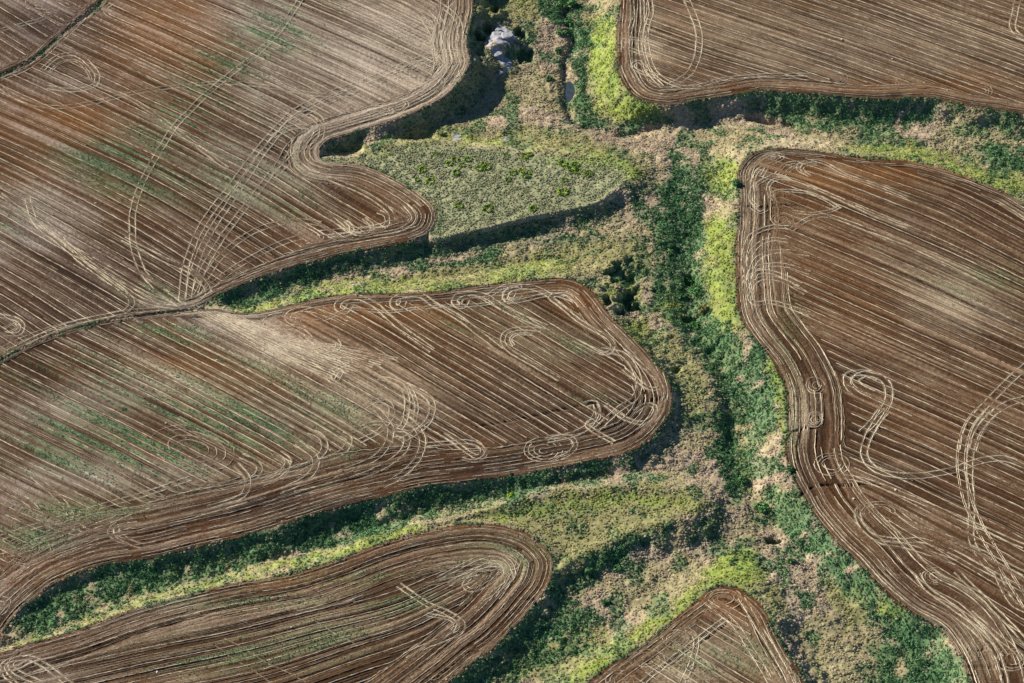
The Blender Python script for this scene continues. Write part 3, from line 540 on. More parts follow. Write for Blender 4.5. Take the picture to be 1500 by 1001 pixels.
for k, f in F.items():
    S, HW, fdx, fdy = f['sdf'], f['HW'], f['DX'], f['DY']
    ds = f['dsep']; occ = {}
    def cell(x, y): return (int(x//1.0), int(y//1.0))
    def busy(x, y, r, me_):
        c = cell(x, y); R_ = int(math.ceil(r))
        for i in range(-R_, R_+1):
            for j in range(-R_, R_+1):
                for (qx, qy, w) in occ.get((c[0]+i, c[1]+j), ()):
                    if w != me_ and (qx-x)**2+(qy-y)**2 < r*r: return True
        return False
    def look(x, y):
        ix = min(max(int((x-xs[0])*0+np.searchsorted(xs, x)), 1), NX-2); iy = min(max(int(np.searchsorted(ys, y)), 1), NY-2)
        return S[iy, ix], HW[iy, ix], fdx[iy, ix], fdy[iy, ix]
    cand = []
    pp = f['poly']; lo = np.maximum(pp.min(0), [vis_x0, vis_y0]); hi = np.minimum(pp.max(0), [vis_x1, vis_y1])
    mid = (lo+hi)/2; dx0, dy0 = look(*mid)[2:]
    nrm = np.array([-dy0, dx0])
    for sft in (0, .25, -.25, .42, -.42):
        c0 = mid+np.array([dx0, dy0])*sft*(hi[0]-lo[0])
        for q in np.arange(-260, 260, ds): cand.append(c0+nrm*q)
    for _ in range(500): cand.append(lo+(hi-lo)*rng.random(2))
    rows = []; nid = 0
    for c0 in cand:
        x, y = c0
        if not (vis_x0 < x < vis_x1 and vis_y0 < y < vis_y1): continue
        s, h, _, _ = look(x, y)
        if s > -h*.92 or busy(x, y, ds*.82, -1): continue
        nid += 1; pts = []
        for sg in (1, -1):
            x, y = c0; _, _, ux, uy = look(x, y); ux *= sg; uy *= sg; half = []
            for _ in range(420):
                x += ux*RS; y += uy*RS
                if not (vis_x0 < x < vis_x1 and vis_y0 < y < vis_y1): break
                s, h, vx_, vy_ = look(x, y)
                if s > -h*.92 or busy(x, y, ds*.5, nid): break
                d = 1 if vx_*ux+vy_*uy >= 0 else -1; ux, uy = vx_*d, vy_*d
                half.append((x, y))
            pts = half[::-1]+[tuple(c0)]+pts if sg == 1 else pts+half
        if len(pts) < 7: continue
        for (qx, qy) in pts: occ.setdefault(cell(qx, qy), []).append((qx, qy, nid))
        rows.append(np.array(pts))
    faint = []; cnt = 0
    for R_ in rows:
        R_ = R_[in_view(R_)]
        if len(R_) < 7: continue
        R_ = R_+((vnoise(R_[:, 0], R_[:, 1], 25, 601)-.5)*.9)[:, None]*nrm
        st_ = random.choice((1., .9, .75, .5, .85))
        put('straw_row', [ribbon(R_, .40, .13, st_, nseed())], f); cnt += 1
        for o_ in (ds*.2, ds*.4, ds*.6, ds*.8):
            if random.random() < .7:
                Q_ = offset(R_, o_+random.uniform(-.25, .25)); ok = (vnoise(Q_[:, 0], Q_[:, 1], 18, nseed() % 90+700) > .35) & (sample(S, Q_[:, 0], Q_[:, 1]) < -1)
                for pc in pieces(Q_, ok): faint.append(ribbon(pc, .34, .14, random.uniform(.08, .42), nseed()))
    # rows of the headland run along the outline
    pl = np.concatenate([pp, pp[:1]]); ctr = 1 if sdf_poly(pp, *[np.array([v]) for v in (pp[3]+np.array([-(pp[4]-pp[3])[1], (pp[4]-pp[3])[0]])*.05)])[0] < 0 else -1
    base = resample(pl, RS)
    for o_, st_ in f['offs']:
        Q_ = offset(base, ctr*o_); sv_ = sample(S, Q_[:, 0], Q_[:, 1]); hv = sample(HW, Q_[:, 0], Q_[:, 1])
        ok = (np.abs(sv_+o_) < .45) & (o_ < hv*1.0) & in_view(Q_)
        Q_ = offset(Q_, 0); Q_ = Q_+((vnoise(Q_[:, 0], Q_[:, 1], 18, 603)-.5)*.8)[:, None]*np.sign(ctr)
        for pc in pieces(Q_, ok, 8): put('headland_row', [ribbon(pc, .44, .15, st_*random.uniform(.7, 1.1), nseed())], f); cnt += 1
        for e_ in (.45, -.5):
            Q2 = offset(Q_, e_+random.uniform(-.1, .1)); ok2 = ok & (vnoise(Q2[:, 0], Q2[:, 1], 14, nseed() % 90+800) > .45)
            for pc in pieces(Q2, ok2, 6): faint.append(ribbon(pc, .3, .13, random.uniform(.1, .4), nseed()))
    put('faint_straw_rows', faint, f, 'stuff')
    print(k, cnt, 'rows', len(faint), 'faint')

def track(fn, pts, sep=2.1, st=.85, w=.50, n=2, h=.10):
    P = resample(catmull(ground_px(pts), False, 1.0), .9); f = F[fn]
    sd = nseed(); wobble = .8 if n == 1 else .35
    P = P+wobble*np.stack([vnoise(P[:, 0], P[:, 1]+sd, 6, 911)-.5, vnoise(P[:, 0]+sd, P[:, 1], 6, 913)-.5], 1)
    if n == 1: st *= .62; cut = int(len(P)*random.uniform(0, .35)); P = np.roll(P[:-1], random.randrange(len(P)), 0)[cut:] if np.hypot(*(P[0]-P[-1])) < 1.5 else P
    rs = []
    offs = [0] if n == 1 else ([-sep/2, sep/2] if n == 2 else [-sep/2-.3, -sep/2+.3, sep/2-.3, sep/2+.3])
    for o_ in offs:
        Q_ = offset(P, o_); ok = (sample(f['sdf'], Q_[:, 0], Q_[:, 1]) < -.3) & in_view(Q_, 40)
        if n == 1: ok[1:] &= np.hypot(*np.diff(Q_, axis=0).T) < 2
        for pc in pieces(Q_, ok, 4):
            rs.append(ribbon(pc, w, h, st*1.15, nseed()))
            if n == 2 and len(pc) > 8:
                for e_ in (-.42, .45): rs.append(ribbon(offset(pc, e_+random.uniform(-.1, .1)), .3, h*.8, st*random.uniform(.2, .5), nseed()))
    put('wheel_track', rs, f)
def Zt(fn, ox, oy, s, pts, **k): track(fn, [(ox+a/s, oy+b/s) for a, b in pts], **k)
UL, ML, BL, BM, RT, TR, FC = 'field_upper_left', 'field_middle_left', 'field_bottom_left', 'field_bottom_middle', 'field_right', 'field_top_right', 'field_far_corner'
# upper left field
track(UL, [(446, -10), (413, 40), (377, 78), (320, 123), (280, 160), (253, 190), (230, 227), (210, 263), (197, 300), (194, 335), (198, 370), (213, 403), (240, 430), (263, 446)], sep=2.4, st=.8)
track(UL, [(267, 440), (273, 390), (290, 343), (310, 310), (340, 272), (373, 227), (407, 187), (433, 163), (483, 137), (533, 120), (587, 97), (640, 78)], sep=2.6, st=.9)
track(UL, [(275, 438), (285, 395), (303, 350), (335, 300), (365, 255), (392, 215), (425, 180), (475, 152), (530, 128), (600, 104), (650, 90)], sep=2.4, st=.8)
track(UL, [(284, 436), (300, 392), (330, 342), (372, 288), (408, 240), (425, 212), (455, 190), (470, 178), (455, 165), (430, 170)], sep=2.4, st=.75)
track(UL, [(288, 434), (320, 380), (370, 340), (430, 324), (470, 328)], sep=2.4, st=.7)
track(UL, [(292, 436), (340, 395), (400, 362), (460, 343), (540, 335), (590, 322)], sep=2.4, st=.7)
track(UL, [(270, 445), (330, 415), (400, 385), (470, 362), (560, 347), (610, 335)], sep=2.2, st=.7)
track(UL, [(306, 432), (302, 418), (280, 398), (240, 380), (180, 350)], sep=2.2, st=.8)
track(UL, [(40, 290), (46, 312), (56, 330), (93, 360), (133, 393), (180, 427), (193, 443), (185, 455), (160, 462), (127, 469), (83, 482), (43, 500), (0, 521)], sep=2.0, st=1.)
track(UL, [(64, 322), (100, 360), (150, 400), (210, 440), (255, 450)], sep=1.8, st=.8)
track(UL, [(0, 512), (50, 490), (110, 472), (180, 458), (240, 452)], sep=1.8, st=.6)
track(UL, [(0, 285), (40, 315), (90, 352), (150, 392), (215, 430), (262, 448)], sep=1.4, st=.6)
track(UL, [(63, 102), (83, 84), (110, 80), (133, 96), (143, 112), (137, 126), (110, 133), (70, 128)], sep=2.0, st=.95)
track(UL, [(72, 106), (90, 92), (112, 90), (128, 104), (134, 118)], sep=1.0, st=.8)
track(UL, [(137, 122), (200, 150), (270, 200), (333, 247)], sep=1.6, st=.7)
track(UL, [(-5, 124), (33, 147), (80, 157), (140, 150), (213, 133), (300, 123), (343, 122), (400, 128), (473, 140), (520, 140)], sep=1.8, st=.65)
track(UL, [(0, 117), (40, 100), (70, 78), (100, 50), (130, 22), (152, 8)], sep=1.6, st=.7)
track(UL, [(164, 5), (155, 14), (162, 24), (200, 40)], sep=1.4, st=.9)
Zt(UL, 400, 0, 3, [(620, -5), (700, 50), (742, 110), (735, 180), (715, 235), (600, 300)], sep=2.2, st=.8)
Zt(UL, 400, 0, 3, [(690, -5), (770, 45), (815, 90), (825, 160), (820, 230), (835, 290), (800, 360), (720, 420)], sep=2.2, st=.8)
Zt(UL, 400, 0, 3, [(520, -5), (640, 60), (700, 150), (712, 230), (720, 300), (680, 340), (560, 350)], sep=2.2, st=.7)
Zt(UL, 400, 0, 3, [(800, -5), (755, 50), (745, 140), (770, 230), (770, 320), (700, 400)], sep=2.0, st=.8)
Zt(UL, 400, 0, 3, [(840, 275), (760, 285), (715, 235), (780, 225), (850, 235)], sep=1.6, st=.8)
Zt(UL, 400, 0, 3, [(650, 390), (690, 370), (740, 345), (740, 380), (660, 430), (620, 450)], sep=1.6, st=.8)
Zt(UL, 400, 0, 3, [(520, 450), (570, 440), (590, 460), (550, 490), (440, 500)], sep=1.4, st=.8)
Zt(UL, 400, 0, 3, [(380, 490), (450, 470), (520, 480), (500, 510), (420, 520)], sep=1.4, st=.7)
Zt(UL, 400, 0, 3, [(180, 520), (215, 560), (200, 620), (150, 660), (170, 710), (260, 740)], sep=2, st=.8)
Zt(UL, 400, 0, 3, [(0, 600), (90, 560), (170, 570), (120, 650), (60, 720), (0, 780)], sep=2.2, st=.8)
Zt(UL, 400, 0, 3, [(100, 600), (90, 680), (140, 740), (260, 790), (420, 860), (520, 940), (500, 985), (420, 1000)], sep=2.0, st=.7)
Zt(UL, 300, 300, 3, [(880, 0), (920, 60), (860, 110), (740, 130)], sep=1.8, st=.8)
Zt(UL, 300, 300, 3, [(760, 30), (800, 50), (790, 100), (700, 110), (560, 150)], sep=1.8, st=.8)
Zt(UL, 300, 300, 3, [(620, 70), (645, 100), (630, 130), (540, 140)], sep=1.4, st=.9)
Zt(UL, 300, 300, 3, [(420, 80), (510, 130), (505, 160), (440, 165)], sep=1.4, st=.9)
Zt(UL, 300, 300, 3, [(700, 60), (738, 95), (720, 130), (640, 120), (560, 60)], sep=1.4, st=.8)
Zt(UL, 0, 300, 3, [(0, 490), (60, 500), (100, 530), (80, 570), (20, 565)], sep=1.6, st=.9)
Zt(UL, 0, 300, 3, [(20, 545), (55, 525), (75, 545), (45, 560)], sep=.8, st=.9)
# far corner
track(FC, [(-5, 45), (50, 32), (95, 15), (140, 6)], sep=1.8, st=.6)
Zt(FC, 0, 0, 3, [(100, 0), (120, 30), (190, 50), (270, 50), (300, 35), (270, 10), (180, -10)], sep=1.8, st=.8)
Zt(FC, 0, 0, 3, [(0, 310), (140, 240), (240, 160), (340, 70), (430, 5)], sep=1.4, st=.35)
# middle left field: loops along the north edge, each with its tail
for ps in ([(1000, 640), (860, 540), (760, 450), (700, 415), (640, 408), (595, 425), (585, 455), (620, 468), (640, 440)],
           [(1300, 640), (1120, 500), (1010, 440), (950, 400), (890, 397), (835, 415), (830, 445), (860, 455), (875, 425)],
           [(1500, 540), (1320, 460), (1240, 405), (1170, 390), (1110, 405), (1100, 435), (1130, 450), (1150, 420)],
           [(1520, 400), (1440, 365), (1370, 365), (1325, 385), (1325, 415), (1360, 420), (1380, 390)],
           [(620, 520), (530, 480), (450, 460), (385, 470), (365, 500), (400, 520), (420, 490)]):
    Zt(ML, 300, 300, 3, ps, sep=2.3, st=1.)
Zt(ML, 300, 300, 3, [(250, 530), (270, 500), (340, 480), (500, 510), (640, 460), (800, 470), (1000, 450), (1200, 440), (1400, 410)], sep=1.2, st=.75)
Zt(ML, 300, 300, 3, [(260, 545), (330, 540), (420, 550), (480, 600), (560, 640), (590, 620), (575, 595)], sep=1.8, st=.9)
Zt(ML, 300, 300, 3, [(420, 570), (480, 630), (540, 665), (600, 680)], sep=1.4, st=.8)
for i in range(9):
    Zt(ML, 300, 300, 3, [(-60+i*24, 455+i*4), (100+i*36, 540+i*6), (300+i*44, 650-i*2), (560+i*36, 760-i*10)], sep=1.0, st=.8)
Zt(ML, 300, 300, 3, [(1480, 550), (1400, 545), (1330, 560), (1310, 595), (1340, 640), (1440, 700), (1560, 770)], sep=1.6, st=.9)
Zt(ML, 300, 300, 3, [(1440, 570), (1370, 570), (1345, 595), (1360, 620)], sep=.9, st=.8)
Zt(ML, 300, 300, 3, [(640, 700), (580, 720), (545, 755), (570, 780), (600, 740)], sep=1.6, st=.8)
Zt(ML, 300, 300, 3, [(760, 760), (860, 790), (890, 860), (880, 950), (860, 985)], sep=1.8, st=.9)
Zt(ML, 300, 300, 3, [(880, 790), (960, 830), (1000, 880), (985, 950), (930, 1000), (860, 1040)], sep=2.2, st=1.)
Zt(ML, 300, 300, 3, [(700, 890), (760, 860), (815, 880), (815, 940), (760, 1000), (680, 1040)], sep=1.8, st=.8)
Zt(ML, 300, 300, 3, [(640, 1000), (750, 960), (900, 985), (980, 950)], sep=1.6, st=.7)
Zt(ML, 300, 300, 3, [(900, 800), (930, 880), (920, 960)], sep=1.2, st=.7)
Zt(ML, 700, 300, 3, [(20, 420), (120, 360), (190, 360), (130, 385), (130, 425), (190, 420), (330, 395), (420, 420)], sep=1.8, st=.9)
Zt(ML, 700, 300, 3, [(420, 590), (520, 640), (570, 655), (592, 630), (575, 590), (460, 520), (360, 440), (320, 405), (390, 395), (430, 430)], sep=1.6, st=.9)
Zt(ML, 700, 300, 3, [(540, 640), (640, 660), (690, 720), (710, 790), (690, 850), (620, 900), (520, 990)], sep=2.2, st=.95)
Zt(ML, 700, 300, 3, [(640, 640), (740, 720), (800, 780), (790, 810), (740, 800), (640, 720)], sep=1.4, st=.9)
Zt(ML, 700, 300, 3, [(700, 560), (770, 660), (810, 760), (825, 850), (780, 940), (700, 1000)], sep=1.6, st=.8)
Zt(ML, 700, 300, 3, [(470, 880), (510, 870), (525, 910), (490, 970), (430, 1005), (300, 1040)], sep=2.2, st=1.)
Zt(ML, 700, 300, 3, [(560, 880), (640, 935), (720, 960), (770, 930), (780, 890), (740, 880), (690, 910)], sep=1.5, st=.9)
for r in (1., .78, .5, .25):
    Zt(ML, 400, 600, 2.496, [(990+70*r*math.cos(a*math.pi/9), 148+46*r*math.sin(a*math.pi/9)) for a in range(0, 18)], n=1, st=1., w=.5)
Zt(ML, 400, 600, 2.496, [(1000, 105), (1080, 100), (1105, 130), (1080, 165), (1010, 190)], sep=1.6, st=.9)
Zt(ML, 400, 600, 2.496, [(620, 90), (720, 160), (750, 175), (770, 150), (740, 125), (680, 120), (560, 130)], sep=1.6, st=.9)
Zt(ML, 400, 600, 2.496, [(690, 180), (740, 190), (778, 165), (770, 140)], sep=1.0, st=.8)
Zt(ML, 400, 600, 2.496, [(1248, 120), (1150, 60), (1190, 30), (1180, -20)], sep=1.6, st=.9)
for ps in ([(130, 80), (175, 100), (190, 140), (160, 180), (90, 220)], [(20, 160), (55, 190), (30, 230), (-20, 260)], [(90, 120), (150, 170), (150, 220), (110, 260), (20, 300)], [(480, 20), (545, 100), (530, 180), (470, 240), (400, 280)],
           [(380, 0), (430, 70), (410, 140), (350, 190), (220, 240)], [(440, 90), (490, 100), (470, 160), (380, 220), (240, 270), (80, 310)], [(250, 90), (280, 110), (260, 150), (200, 180)]):
    Zt(ML, 400, 600, 2.496, ps, sep=2.2, st=.75)
for r in (1., .8, .6, .4):
    cx0, cy0 = 705, 142
    Zt(ML, 0, 600, 2.496, [(cx0+150*r*math.cos(a*math.pi/9)-30*r*math.sin(a*math.pi/9), cy0+72*r*math.sin(a*math.pi/9)+40*r*math.cos(a*math.pi/9)) for a in range(0, 19)], n=1, st=.75)
for r in (1., .84, .66, .45):
    cx0, cy0 = 105, 515
    Zt(ML, 0, 600, 2.496, [(cx0+98*r*math.cos(a*math.pi/9), cy0+55*r*math.sin(a*math.pi/9)-8*math.cos(a*math.pi/9)) for a in range(0, 19)], n=1, st=.7)
for ps in ([(430, 420), (405, 440), (425, 470), (520, 500)], [(500, 420), (430, 430), (430, 460), (480, 485)], [(860, 200), (905, 250), (900, 300), (860, 330), (760, 360)], [(880, 170), (945, 200), (940, 240), (880, 280)], [(1010, 170), (1050, 200), (1030, 240), (960, 270)],
           [(0, 280), (120, 350), (180, 420), (290, 455)], [(120, 240), (230, 340), (280, 420), (330, 450)], [(0, 470), (120, 430), (250, 390), (420, 340), (560, 300), (700, 250)], [(0, 640), (160, 560), (320, 500), (480, 440), (700, 390), (900, 330)], [(0, 540), (200, 480), (420, 400), (640, 320), (900, 270), (1100, 230)], [(-10, 690), (30, 700), (10, 740), (-20, 745)]):
    Zt(ML, 0, 600, 2.496, ps, sep=2.0, st=.7)
# bottom left tongue
Zt(BL, 400, 600, 2.496, [(460, 640), (560, 710), (640, 745), (690, 780), (685, 810), (650, 830), (480, 900)], sep=1.8, st=.8)
Zt(BL, 400, 600, 2.496, [(560, 750), (640, 765), (668, 785), (655, 810)], sep=1.0, st=.9)
for ps in ([(760, 590), (830, 580), (870, 600), (850, 640), (760, 700)], [(640, 640), (780, 570), (880, 580), (895, 540), (820, 500)], [(560, 640), (700, 610), (800, 560), (850, 580), (830, 640), (760, 720), (640, 800)], [(740, 600), (700, 640), (740, 660), (840, 600)], [(600, 620), (760, 540), (840, 540), (880, 600), (820, 690)]):
    Zt(BL, 400, 600, 2.496, ps, sep=1.4, st=.7)
Zt(BL, 0, 600, 2.496, [(160, 1010), (60, 960), (40, 930), (70, 910), (140, 920), (260, 1010)], sep=1.8, st=.9)
Zt(BL, 0, 600, 2.496, [(60, 1010), (20, 970), (10, 935), (50, 910)], sep=1.4, st=.9)
for ps in ([(400, 960), (520, 1010)], [(760, 850), (1000, 1000)], [(820, 840), (1120, 1000)], [(1150, 770), (1300, 860)]):
    Zt(BL, 0, 600, 2.496, ps, n=1, st=.5)
# bottom middle
for r in (1., .8, .55, .35):
    Zt(BM, 700, 600, 2.496, [(900+68*r*math.cos(a*math.pi/9), 690+38*r*math.sin(a*math.pi/9)) for a in range(0, 19)], n=1, st=1., w=.45)
Zt(BM, 700, 600, 2.496, [(835, 700), (900, 750), (950, 800), (1000, 880), (1050, 960), (1075, 1010)], sep=2.0, st=1.)
Zt(BM, 700, 600, 2.496, [(965, 690), (1000, 750), (1060, 850), (1120, 950), (1150, 1010)], sep=2.0, st=1.)
for cx0, cy0, rx in ((725, 840, 48), (620, 915, 66), (520, 990, 50), (1095, 955, 55)):
    for r in (1., .72, .42):
        Zt(BM, 700, 600, 2.496, [(cx0+rx*r*math.cos(a*math.pi/9), cy0+36*r*math.sin(a*math.pi/9)) for a in range(0, 19)], n=1, st=.85, w=.42)
Zt(BM, 700, 600, 2.496, [(900, 770), (780, 860), (700, 920), (600, 1000)], sep=1.6, st=.8)
Zt(BM, 700, 600, 2.496, [(740, 1010), (780, 930), (800, 840), (760, 800)], sep=1.6, st=.7)
# right field
for ps in ([(480, 110), (560, 60), (640, 50), (760, 90), (1000, 180), (1300, 320)], [(470, 100), (380, 100), (300, 140), (270, 230), (280, 300)], [(470, 160), (380, 155), (310, 200), (290, 260), (275, 330)], [(560, 220), (430, 205), (340, 230), (300, 290), (280, 400)], [(560, 300), (430, 265), (320, 280), (290, 320), (300, 420)],
           [(520, 350), (400, 300), (330, 300), (310, 330)], [(540, 390), (430, 330), (330, 330), (290, 400), (300, 470)], [(560, 480), (400, 430), (310, 430), (280, 330)]):
    Zt(RT, 1000, 300, 3, ps, sep=1.8, st=.9)
for ps in ([(820, 1010), (870, 930), (905, 860), (900, 790), (850, 750), (790, 740), (730, 750), (725, 790), (760, 830), (820, 860), (1000, 940)], [(790, 1005), (850, 940), (890, 880)], [(860, 760), (800, 745), (760, 770), (780, 800), (840, 830)]):
    Zt(RT, 1000, 300, 3, ps, sep=2.6, st=1.)
for r in (1., .7, .4, .2):
    Zt(RT, 1000, 300, 3, [(585+40*r*math.cos(a*math.pi/9), 795+38*r*math.sin(a*math.pi/9)) for a in range(0, 19)], n=1, st=.9)
    Zt(RT, 1000, 300, 3, [(580+40*r*math.cos(a*math.pi/9), 945+36*r*math.sin(a*math.pi/9)) for a in range(0, 19)], n=1, st=.7)
    Zt(RT, 1000, 300, 3, [(440+50*r*math.cos(a*math.pi/9), 65+30*r*math.sin(a*math.pi/9)) for a in range(0, 19)], n=1, st=.7)
Zt(RT, 1000, 300, 3, [(1520, 700), (1440, 770), (1350, 860), (1280, 940), (1250, 1000), (1235, 1080)], sep=2.6, st=1.)
Zt(RT, 1000, 300, 3, [(1520, 850), (1430, 875), (1350, 930), (1300, 1000), (1275, 1080)], sep=2.4, st=.9)
Zt(RT, 1000, 600, 2.496, [(1090, 0), (1045, 60), (1022, 140), (1020, 220), (1040, 320), (1080, 420), (1140, 520), (1200, 620), (1260, 720)], sep=2.8, st=1., n=4, w=.38)
Zt(RT, 1000, 600, 2.496, [(1150, 0), (1085, 70), (1055, 150), (1050, 260), (1060, 360), (1055, 470), (1100, 560), (1150, 600)], sep=2.0, st=.9)
Zt(RT, 1000, 600, 2.496, [(750, 0), (700, 60), (672, 120), (665, 170), (700, 215), (780, 240), (900, 240), (1010, 215), (1100, 185), (1180, 180), (1260, 210)], sep=2.4, st=.95)
for r in (1., .75, .5):
    Zt(RT, 1000, 600, 2.496, [(545+66*r*math.cos(a*math.pi/9), 200+42*r*math.sin(a*math.pi/9)) for a in range(0, 19)], n=1, st=.95, w=.48)
    Zt(RT, 1000, 600, 2.496, [(485+30*r*math.cos(a*math.pi/9), 35+28*r*math.sin(a*math.pi/9)) for a in range(0, 19)], n=1, st=.8)
    Zt(RT, 1000, 600, 2.496, [(905+50*r*math.cos(a*math.pi/9)+20, 610+30*r*math.sin(a*math.pi/9)) for a in range(4, 15)], n=1, st=.9)
    Zt(RT, 1000, 600, 2.496, [(1210+60*r*math.cos(a*math.pi/9), 915+42*r*math.sin(a*math.pi/9)) for a in range(0, 19)], n=1, st=.8)
    Zt(RT, 1000, 600, 2.496, [(720+80*r*math.cos(a*math.pi/9), 375+36*r*math.sin(a*math.pi/9)) for a in range(8, 19)], n=1, st=.9)
for ps in ([(590, 245), (700, 270), (900, 350), (1248, 500)], [(640, 380), (660, 430), (720, 480), (820, 500), (1000, 560)], [(660, 350), (640, 390), (690, 460), (800, 480), (880, 480), (1000, 530), (1248, 660)], [(780, 370), (860, 430), (1000, 480), (1248, 600)],
           [(860, 600), (900, 660), (1000, 730), (1100, 800), (1180, 900)], [(1000, 590), (1100, 690), (1200, 790), (1260, 860)], [(980, 740), (1060, 800), (1140, 880), (1170, 960), (1180, 1010)], [(1050, 740), (1140, 820), (1230, 900), (1260, 1000)], [(1150, 600), (1200, 700), (1260, 740)]):
    Zt(RT, 1000, 600, 2.496, ps, sep=1.9, st=.85)
for ps in ([(180, 620), (120, 560), (140, 450), (260, 370), (330, 340), (420, 360), (600, 420), (900, 550), (1200, 690), (1500, 800)], [(290, 540), (270, 450), (310, 390), (420, 370), (470, 390)], [(600, 330), (545, 300), (535, 265), (580, 230), (680, 215), (780, 240), (960, 340), (1200, 420), (1500, 540)],
           [(640, 350), (580, 310), (570, 270), (620, 245), (700, 250)], [(400, 350), (480, 280), (540, 260)], [(340, 340), (420, 250), (500, 230), (620, 230)], [(210, 360), (280, 260), (360, 210), (400, 190), (380, 160), (300, 150), (230, 190)], [(300, 190), (330, 170), (300, 210), (250, 230)], [(100, 400), (140, 280), (220, 190), (330, 150)],
           [(130, 480), (160, 330), (260, 240)], [(900, 640), (780, 560), (640, 500), (480, 480), (360, 480), (300, 520), (330, 560)], [(900, 620), (800, 660), (640, 680), (480, 660)], [(120, 620), (200, 670), (260, 640)]):
    Zt(RT, 1080, 200, 6, ps, sep=1.3, st=.75)
# top right field
Zt(TR, 1000, 0, 3, [(10, -15), (45, 60), (70, 140), (70, 230), (40, 310), (0, 345), (-60, 380)], sep=2.6, st=1.)
Zt(TR, 1000, 0, 3, [(1475, -10), (1460, 60), (1450, 120), (1480, 160), (1520, 175)], sep=2.4, st=.95)
Zt(TR, 650, 0, 3, [(905, -10), (910, 60), (890, 150), (900, 240), (940, 330), (1040, 380), (1130, 385)], sep=1.8, st=.9)
Zt(TR, 650, 0, 3, [(870, -10), (875, 100), (865, 200), (890, 300), (960, 380)], sep=1.6, st=.9)
Zt(TR, 650, 0, 3, [(825, -10), (830, 90), (810, 180), (820, 290), (880, 390), (960, 420)], sep=1.6, st=.8)
Zt(TR, 650, 0, 3, [(960, 210), (880, 180), (800, 170), (790, 200), (830, 220), (960, 260)], sep=1.6, st=.8)
Zt(TR, 650, 0, 3, [(940, 340), (870, 320), (830, 290), (860, 270), (890, 300)], sep=1.4, st=.8)
Zt(TR, 1000, 0, 3, [(-100, 390), (60, 380), (200, 345), (400, 330), (560, 330)], sep=1.6, st=.7)
for cx0, cy0 in ((700, 345), (925, 370), (1335, 400), (330, 370), (140, 380)):
    for r in (1., .7, .4):
        Zt(TR, 1000, 0, 3, [(cx0-20+45*r*math.cos(a*math.pi/9), cy0+32*r*math.sin(a*math.pi/9)) for a in range(-6, 7)], n=1, st=.6)

# ------------------------------------------------------------------ water
def px_ground(px, py, z0=-5.0):
    z = z0
    for _ in range(30):
        x, y = unproj(px, py, z); zn = float(sample(Z, np.array([float(x)]), np.array([float(y)]))[0]); z = z*.5+zn*.5
    return float(x), float(y), zn
def simple_mat(name, col, rough=.8, spec=.2, var=.3, scale=2.0, bump=0.0):
    m = bpy.data.materials.new(name); m.use_nodes = True; n = m.node_tree; b = n.nodes['Principled BSDF']
    b.inputs['Roughness'].default_value = rough; b.inputs['Specular IOR Level'].default_value = spec
    tc = n.nodes.new('ShaderNodeNewGeometry'); nz = n.nodes.new('ShaderNodeTexNoise'); nz.inputs['Scale'].default_value = scale; nz.inputs['Detail'].default_value = 6
    n.links.new(tc.outputs['Position'], nz.inputs['Vector'])
    r = n.nodes.new('ShaderNodeValToRGB'); r.color_ramp.elements[0].position = .3; r.color_ramp.elements[1].position = .7
    r.color_ramp.elements[0].color = (*[v*(1-var) for v in col], 1); r.color_ramp.elements[1].color = (*[min(1, v*(1+var)) for v in col], 1)
    n.links.new(nz.outputs[0], r.inputs[0]); n.links.new(r.outputs[0], b.inputs['Base Color'])
    if bump:
        bp = n.nodes.new('ShaderNodeBump'); bp.inputs['Strength'].default_value = bump; n.links.new(nz.outputs[0], bp.inputs['Height']); n.links.new(bp.outputs[0], b.inputs['Normal'])
    return m
M_WATER = simple_mat('pond water', (.045, .06, .07), .06, .5, .3, .5)
def sheet(name, poly, z, mat):
    n = len(poly); c = poly.mean(0); V = [(c[0], c[1], z)]+[(p[0], p[1], z) for p in poly]
    return mesh_np(name, V, [(0, i+1, (i+1) % n+1) for i in range(n)], None, False, mat)
tag(sheet('pond', (POND-POND.mean(0))*1.12+POND.mean(0), pond_z-.02, M_WATER), 'small oval pond of pale still water in the dry grass', kind='structure')

# ------------------------------------------------------------------ grass, weeds and reeds (uncountable): instanced tufts coloured by the cover they stand in
def tuft_mesh(name, n, r, h, w, lean, seed, mat):
    q = np.random.default_rng(seed); V = []; Fc = []
    for i in range(n):
        a = i*2.39996+q.random()*.6; rr = r*math.sqrt((i+.5)/n)*.75; ca, sa = math.cos(a), math.sin(a)
        b = np.array([ca*rr*.6, sa*rr*.6, -.15]); hh = h*(.6+.55*q.random())*(1-.35*rr/r); t_ = np.array([ca*(rr+lean*(.3+q.random())*r), sa*(rr+lean*(.3+q.random())*r), hh])
        s = np.array([-sa, ca, 0])*w*(.7+.6*q.random()); mdl = (b+t_)/2+np.array([0, 0, hh*.22]); k = len(V)
        V += [b-s*.8, b+s*.8, mdl+s, mdl-s, t_]; Fc += [(k, k+1, k+2), (k, k+2, k+3), (k+3, k+2, k+4)]
    me = bpy.data.meshes.new(name); me.from_pydata([tuple(v) for v in V], [], Fc); me.materials.append(mat)
    return bpy.data.objects.new(name, me)
